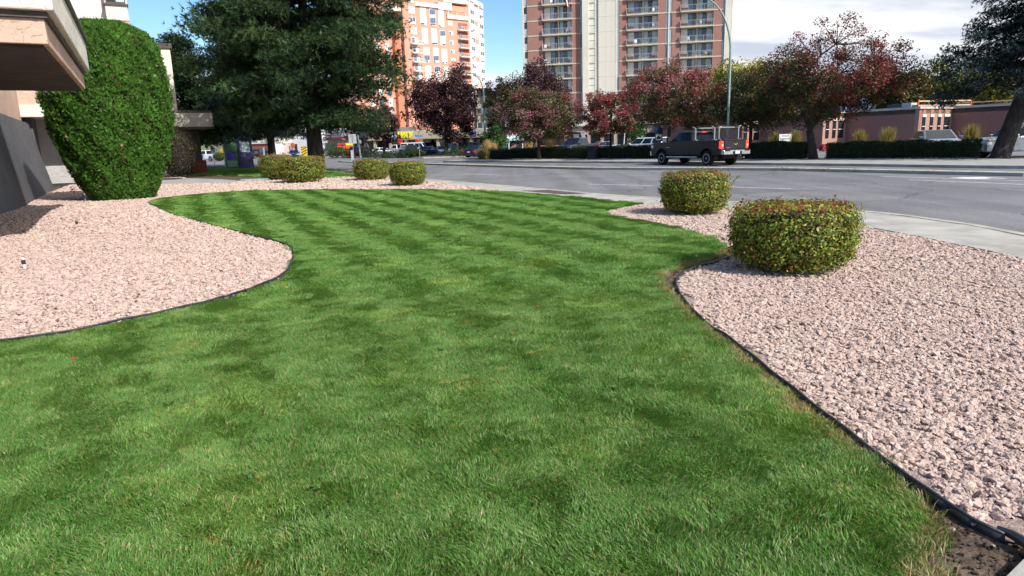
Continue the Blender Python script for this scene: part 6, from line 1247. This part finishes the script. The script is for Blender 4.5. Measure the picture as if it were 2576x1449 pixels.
lamp('distant green curved street lamp left of the taupe building', at(1222, 94), 10.7, 1.7, .14, (-1, 0))
lamp('far green lamp below the blue mountain', at(2369, 140), 13.4, 1.6, .12, (-1, 0)); lamp('far green lamp with right arm seen under the spruce', at(2408, 135), 11.5, 2.2, .12, (1, 0))
def post(mb, x, y, z0, z1, r): return mb.tube([(x, y, z0), (x, y, z1)], r, 7)
def sign(name, label, p, h, panels, rz=0., r=.035, pm=M_STEEL, cat='sign', tilt=0.):
    t = thing(name, label, cat, (p[0], p[1], -.05), rz); MB().tube([(0, 0, 0), (tilt, 0, h)], r, 7).build('post', pm, t)
    for nm, x, z, w, hh, m in panels: MB().box(x - w / 2, x + w / 2, -.05, -.03, z - hh / 2, z + hh / 2).build(nm, m, t, bevel=.004)
    return t
M_SBACK = pmat('sign_back', (.52, .54, .56), .5, .08, 4, metal=.3)
t = sign('road_sign', 'grey back of a rectangular road sign right of the pine trunk', at(891, 80), zat(891, 340, 80), [('sign_panel', 0, zat(888, 349.5, 80) + .05, .9, 1.05, M_SBACK)], 0); MB().box(-.06, .06, -.055, -.052, zat(888, 358, 80), zat(888, 341, 80)).build('stiffener', M_STEEL, t); MB().box(-.3, -.05, -.1, .1, 0, 1.25).build('bollard_wrap', M_SBACK, t)
zs = zat(1056, 342, 86); t = sign('street_name_sign', 'blue street name sign on a thin post in front of the mall', at(1056, 86), zs, [('sign_panel', 0, zs + .05, .92, .24, pmat('street_sign_blue', (.03, .07, .42), .5))], .1); text('sign_letters', 'Lawrence Av', .16, M_SGW, t, (0, -.056, zs), (math.pi / 2, 0, 0), .003)
t = sign('traffic_pole', 'green pole with small signs left of the small purple maple', at(907, 104), zat(905, 322, 104), [('sign_panel', .05, zat(907, 356, 104), .45, .5, M_SGW), ('street_plate', -1.4, zat(895, 343, 104), 1.7, .38, M_TRIM)], 0, .13, M_GREENP, 'pole', -.2); MB().box(-2.3, .1, -.03, .03, zat(895, 340, 104), zat(895, 339, 104)).build('arm', M_STEEL, t)
t = sign('traffic_pole', 'short green pole among the dark cars left of the spruce trunk', at(666, 96), 1.9, [], 0, .12, M_GREENP, 'pole')
t = sign('flag_pole', 'thin white pole rising behind the hedge', at(1567, 62), zat(1568, 291, 62), [], 0, .045, M_WHITE, 'pole', .25); MB().lathe([(.05, 0), (.07, .05), (.02, .11)], 8).build('finial', M_WHITE, t, (.25, 0, zat(1568, 291, 62)))
zp = zat(1714, 352, 60); t = sign('parking_sign', 'dark blue parking sign with white symbol above the pickup bonnet', at(1656, 57), 2.3, [('sign_panel', 0, 1.85, .62, 1.1, pmat('sign_navy', (.015, .03, .08), .5)), ], 0)
MB().box(-.24, .24, -.056, -.051, 1.42, 1.88).build('symbol_field', M_SGW, t); MB().xz([(-.16, 1.5), (.16, 1.5), (.17, 1.62), (.08, 1.64), (.02, 1.76), (-.1, 1.76), (-.14, 1.64), (-.17, 1.62)], -.06, -.055).build('symbol', MATS['sign_navy'], t)
p = at(1973, 57.5); t = thing('staff_sign', 'small white STAFF PARKING sign in a dark frame before the brick wall', 'sign', (p.x, p.y, 0), -.05)
MB().box(-.58, .58, -.04, .04, .9, 1.62).build('frame', M_DARK, t); MB().box(-.5, .5, -.052, -.03, .95, 1.55).build('sign_panel', M_SGW, t); text('sign_letters', 'STAFF', .2, M_DARK, t, (0, -.056, 1.32), (math.pi / 2, 0, 0), .003); text('sign_letters', 'PARKING', .2, M_DARK, t, (0, -.056, 1.1), (math.pi / 2, 0, 0), .003)
for x in (-.5, .5): MB().box(x - .04, x + .04, -.03, .03, -.1, .9).build('leg', M_DARK, t)
p = at(1298, 92); t = thing('billboard', 'white billboard half hidden by the pink crabapple', 'billboard', (p.x, p.y, -.12), .05); MB().box(-1.15, 1.1, -.12, .12, 1.85, 3.2).build('panel', pmat('billboard_white', (.74, .76, .76), .5, .06, 2), t); MB().box(-1.15, .3, -.14, -.1, 1.87, 2.2).build('teal_print', pmat('teal_print', (.30, .62, .62), .5), t)
for x in (-.9, .9): MB().box(x - .06, x + .06, -.1, .1, 0, 1.85).build('post', M_WHITE, t)
p = at(1271, 112); t = thing('roof_sign', 'small white lettered board above the mall roof', 'sign', (p.x, p.y, sz(326) - .2), 0); MB().box(-.9, .9, -.08, .08, .15, 1.0).build('panel', M_SGW, t); MB().box(-.05, .05, -.05, .05, 0, .15).build('foot', M_STEEL, t)
p = at(815, 120); t = thing('pylon_sign', 'tall white pylon sign right of the pine trunk', 'sign', (p.x, p.y, -.12), 0); Z = lambda y: zat(816, y, 120) + .12
MB().box(-.5, .45, -.2, .2, Z(340), Z(327)).build('cabinet', M_SGW, t, bevel=.03); MB().box(-.42, .48, -.18, .18, Z(351), Z(341)).build('price_cabinet', M_SGW, t, bevel=.1); MB().box(-.35, .3, -.15, .15, Z(326), Z(322)).build('crest', M_SGW, t); MB().lathe([(.0, 0), (.12, .01), (.12, .03)], 10, 'y').build('red_dot', pmat('sign_red', (.75, .06, .03), .5), t, (.1, -.24, Z(331)))
for k in range(6): MB().box(-.05, .2, -.13, .13, Z(351) * k / 6 + .02, Z(351) * (k + 1) / 6 - .04).build('pole_section', M_SGW if k % 2 else M_SBACK, t)
p = at(867, 112); t = thing('sale_banners', 'red and yellow sale banners on a frame before the striped store', 'banner', (p.x, p.y, -.1), 0); zb_ = lambda y: zat(867, y, 112) + .1
for x0, x1, y0, y1, c in ((-1.0, -.4, 360, 364, 'r'), (-.3, .25, 360, 364, 'r'), (.3, 1.5, 360, 366, 'y'), (-1.0, -.25, 366.5, 370, 'o'), (-.2, 1.5, 366.6, 373.5, 'o')):
    MB().box(x0, x1, -.03, .03, zb_(y1), zb_(y0)).build('banner', {'r': pmat('banner_red', (.68, .04, .06), .7), 'y': pmat('banner_yellow', (.80, .75, .05), .7), 'o': pmat('banner_orange', (.80, .13, .03), .7)}[c], t)
for x in (-1.15, .28, 1.55): MB().box(x - .03, x + .03, -.04, .04, 0, zb_(359)).build('post', M_DARK, t)
def hazard(label, p, z0=-.1):
    t = thing('hazard_marker', label, 'sign', (p[0], p[1], z0), 0, 'yellow and black hazard markers'); MB().box(-.05, .05, 0, .05, 0, 1.7).build('post', M_STEEL, t); MB().box(-.4, .4, -.03, 0, .55, 2.0).build('panel', pmat('hazard_yellow', (.80, .52, .03), .6), t)
    for k in range(4): z = .62 + k * .36; MB().xz([(-.4, z), (.4, z + .4 if z + .4 < 2 else 2.0), (.4, min(2.0, z + .56)), (-.4, z + .16)], -.04, -.03).build('black_bar', M_TRIM, t)
hazard('yellow and black striped hazard marker left of the pine trunk', at(767, 100)); hazard('distant hazard marker left of the kiosk', at(562, 130))
p = at(603, 62); KD = 62; t = thing('information_kiosk', 'green and purple information kiosk with a picture panel under the spruce', 'kiosk', (p.x, p.y, -.06), rd(28)); kz = 2.72
MB().box(-1.1, 1.1, -.2, .9, 0, .12).build('plinth', M_DARK, t)
MB().box(-1.15, -.06, -.32, .7, .12, kz - .15).build('green_panel', pmat('kiosk_green', (.05, .12, .075), .35, .3, 1.5, spec=.6), t); MB().box(.02, 1.12, -.30, .7, .12, kz).build('purple_panel', pmat('kiosk_purple', (.028, .026, .105), .35, .3, 1.5, spec=.6), t); MB().box(-.06, .02, -.2, .6, .12, kz).build('black_joint', M_DARK, t); MB().box(1.12, 1.2, -.25, .65, .12, kz - .1).build('side_board', M_DARK, t); MB().box(-1.2, 1.2, -.38, .8, kz, kz + .07).build('cap', M_DARK, t)
MB().box(.18, .98, -.325, -.30, kz - 1.25, kz - .35).build('picture', pmat('kiosk_picture', (.20, .30, .25), .4, .6, 3, col2=(.45, .55, .6)), t); MB().xz([(-1.0, .8), (-.3, .9), (-.35, 1.5), (-.7, 1.6), (-1.0, 1.4)], -.334, -.322).build('blue_print', pmat('kiosk_blue', (.04, .04, .26), .4), t); MB().box(-1.0, -.2, -.332, -.322, .2, .75).build('pale_print', pmat('kiosk_mint', (.18, .34, .24), .4), t); MB().xz([(-.9, 1.7), (-.3, 1.75), (-.4, 2.2), (-.8, 2.3)], -.334, -.322).build('leaf_print', pmat('kiosk_leaf', (.08, .22, .07), .4), t)
for xv, D, lab, h in ((540, 78, 'thin grey sign post left of the ball shrub', 2.0), (573, 66, 'thin post with a small grey plate beside the kiosk', 2.0)):
    sign('small_sign', lab, at(xv, D), h, [('sign_panel', 0, h - .3, .5, .55, M_SBACK)], 0)
p = at(505, 84); t = thing('sandwich_board', 'white sandwich board with red heading beyond the round shrub', 'sign', (p.x, p.y, -.1), 0); MB().add([(-.45, -.3, 0), (.45, -.3, 0), (.4, 0, 1.4), (-.4, 0, 1.4), (-.45, .3, 0), (.45, .3, 0)], [(0, 1, 2, 3), (3, 2, 5, 4), (0, 3, 4), (1, 5, 2), (0, 4, 5, 1)]).build('board', M_SGW, t); MB().add([(-.4, -.12, .93), (.4, -.12, .93), (.38, -.06, 1.18), (-.38, -.06, 1.18)], [(0, 1, 2, 3)]).build('red_heading', pmat('banner_red', (.68, .04, .06), .7), t)
p = at(1498.5, 58.0); t = thing('litter_bin', 'dark square litter bin standing in front of the hedge', 'litter bin', (p.x - .35, p.y - .75, 0), -.6); MB().box(-.33, .33, -.3, .3, 0, .95).build('body', pmat('bin_body', (.028, .028, .04), .6, .2, 5), t, bevel=.04); MB().box(-.37, .37, -.34, .34, .95, 1.05).build('lid', MATS['bin_body'], t, bevel=.03); MB().box(-.22, .22, -.315, -.29, .62, .84).build('opening', M_TRIM, t)
p = at(2110, 63); t = thing('covered_grill', 'red covered cart by the windows of the brick school', 'cart', (p.x - 1.3, p.y, -.1), 0.3); t.scale = (.62,) * 3; MB().xz([(-.7, .1), (.7, .1), (.75, .6), (.35, 1.05), (-.35, 1.05), (-.7, .7)], -.4, .4).build('red_cover', pmat('red_cover', (.26, .015, .03), .8, .15, 4), t, bevel=.06); MB().box(.5, .85, -.42, .42, .05, .62).build('side_box', M_DARK, t)
for k in (-.5, .5): MB().lathe([(.1, -.06), (.1, .06)], 10, 'y', (k, -.42, .1)).build('wheel', M_TYRE, t)
# small fittings in the beds
def sprinkler(label, xv, yv, h, m):
    x, y = G(xv, yv); z = gmound(x, y) if x < 0 else -.02; t = thing('sprinkler_head', label, 'sprinkler', (x, y, z), 0, 'sprinkler heads in the gravel')
    MB().lathe([(.016, -.05), (.016, h * .5), (.012, h * .55)], 10).build('riser', m, t); MB().lathe([(.02, h * .5), (.028, h * .55), (.028, h * .8), (.018, h * .86)], 12).build('cap', M_DARK, t); MB().lathe([(.016, h * .86), (.022, h * .88), (.022, h), (.01, h * 1.02)], 12).build('nozzle', m, t)
sprinkler('white and black sprinkler head in the left gravel near the edge', 62, 676, .17, M_WHITE); sprinkler('small dark sprinkler head in the left gravel below the shade', 196, 581, .10, M_DARK); sprinkler('grey sprinkler riser at the foot of the tall cedar', 216, 512, .34, M_STEEL); sprinkler('tiny sprinkler beside the clipped bushes by the road', 1075, 464, .16, M_STEEL)
p = G(640, 452.5); t = thing('valve_box', 'teal irrigation box lid in the far gravel', 'utility lid', (*p, 0), .4); MB().box(-.7, .7, -.38, .38, -.1, .05).build('lid', pmat('teal_lid', (.22, .36, .34), .6, .1, 4), t, bevel=.03); MB().box(-.74, .74, -.42, .42, -.1, .015).build('frame', pmat('lid_frame', (.10, .14, .13), .7), t)
p = G(412, 451.5); t = thing('floor_mat', 'black mat lying on the garden path', 'mat', (*p, 0), .05); MB().box(-.9, .9, -.5, .5, .0, .05).build('mat', M_DARK, t, bevel=.01); MB().box(-.8, .8, -.4, .4, .05, .056).build('ribbing', M_TRIM, t)
p = G(1752, 657); t = thing('dandelion', 'single yellow dandelion flower in the shaded lawn edge', 'flower', (*p, 0)); MB().tube([(0, 0, 0), (.004, 0, .06)], .003, 5).build('stem', pmat('stem_green', (.09, .2, .05), .8), t); MB().lathe([(.002, .055), (.016, .062), (.018, .068), (.006, .074)], 10).build('flower_head', pmat('dandelion_yellow', (.80, .58, .02), .7), t)
# fallen leaves in the gutter and round the trunks
r = np.random.default_rng(9); P = np.concatenate([np.array(FB)[r.integers(20, len(FB), 260)] + r.normal(0, .35, (260, 2)), np.array(MED_F)[r.integers(20, len(MED_F), 90)] + r.normal(0, .2, (90, 2)), np.c_[r.uniform(-6, 5.5, 60), r.uniform(3, 15, 60)]])
n = len(P); z = np.where(P[:, 1] > 15.5, .012, .034); V, Fa = leaves(np.c_[P, z], np.c_[r.normal(0, .25, (n, 2)), np.ones(n)], np.where(P[:, 1] > 15.5, .09, .04) * r.uniform(.6, 1.3, n), .65, r)
o = put('fallen_leaves', fmesh('fallen_leaves', V, Fa, leafmat('fallen_leaf', .15), np.repeat(pick([(.28, .06, .03), (.22, .09, .04), (.33, .2, .08)], n, r), 4, 0))); tag(o, 'scattered red and brown fallen leaves on kerbs and pavement', 'leaves', None, 'stuff')
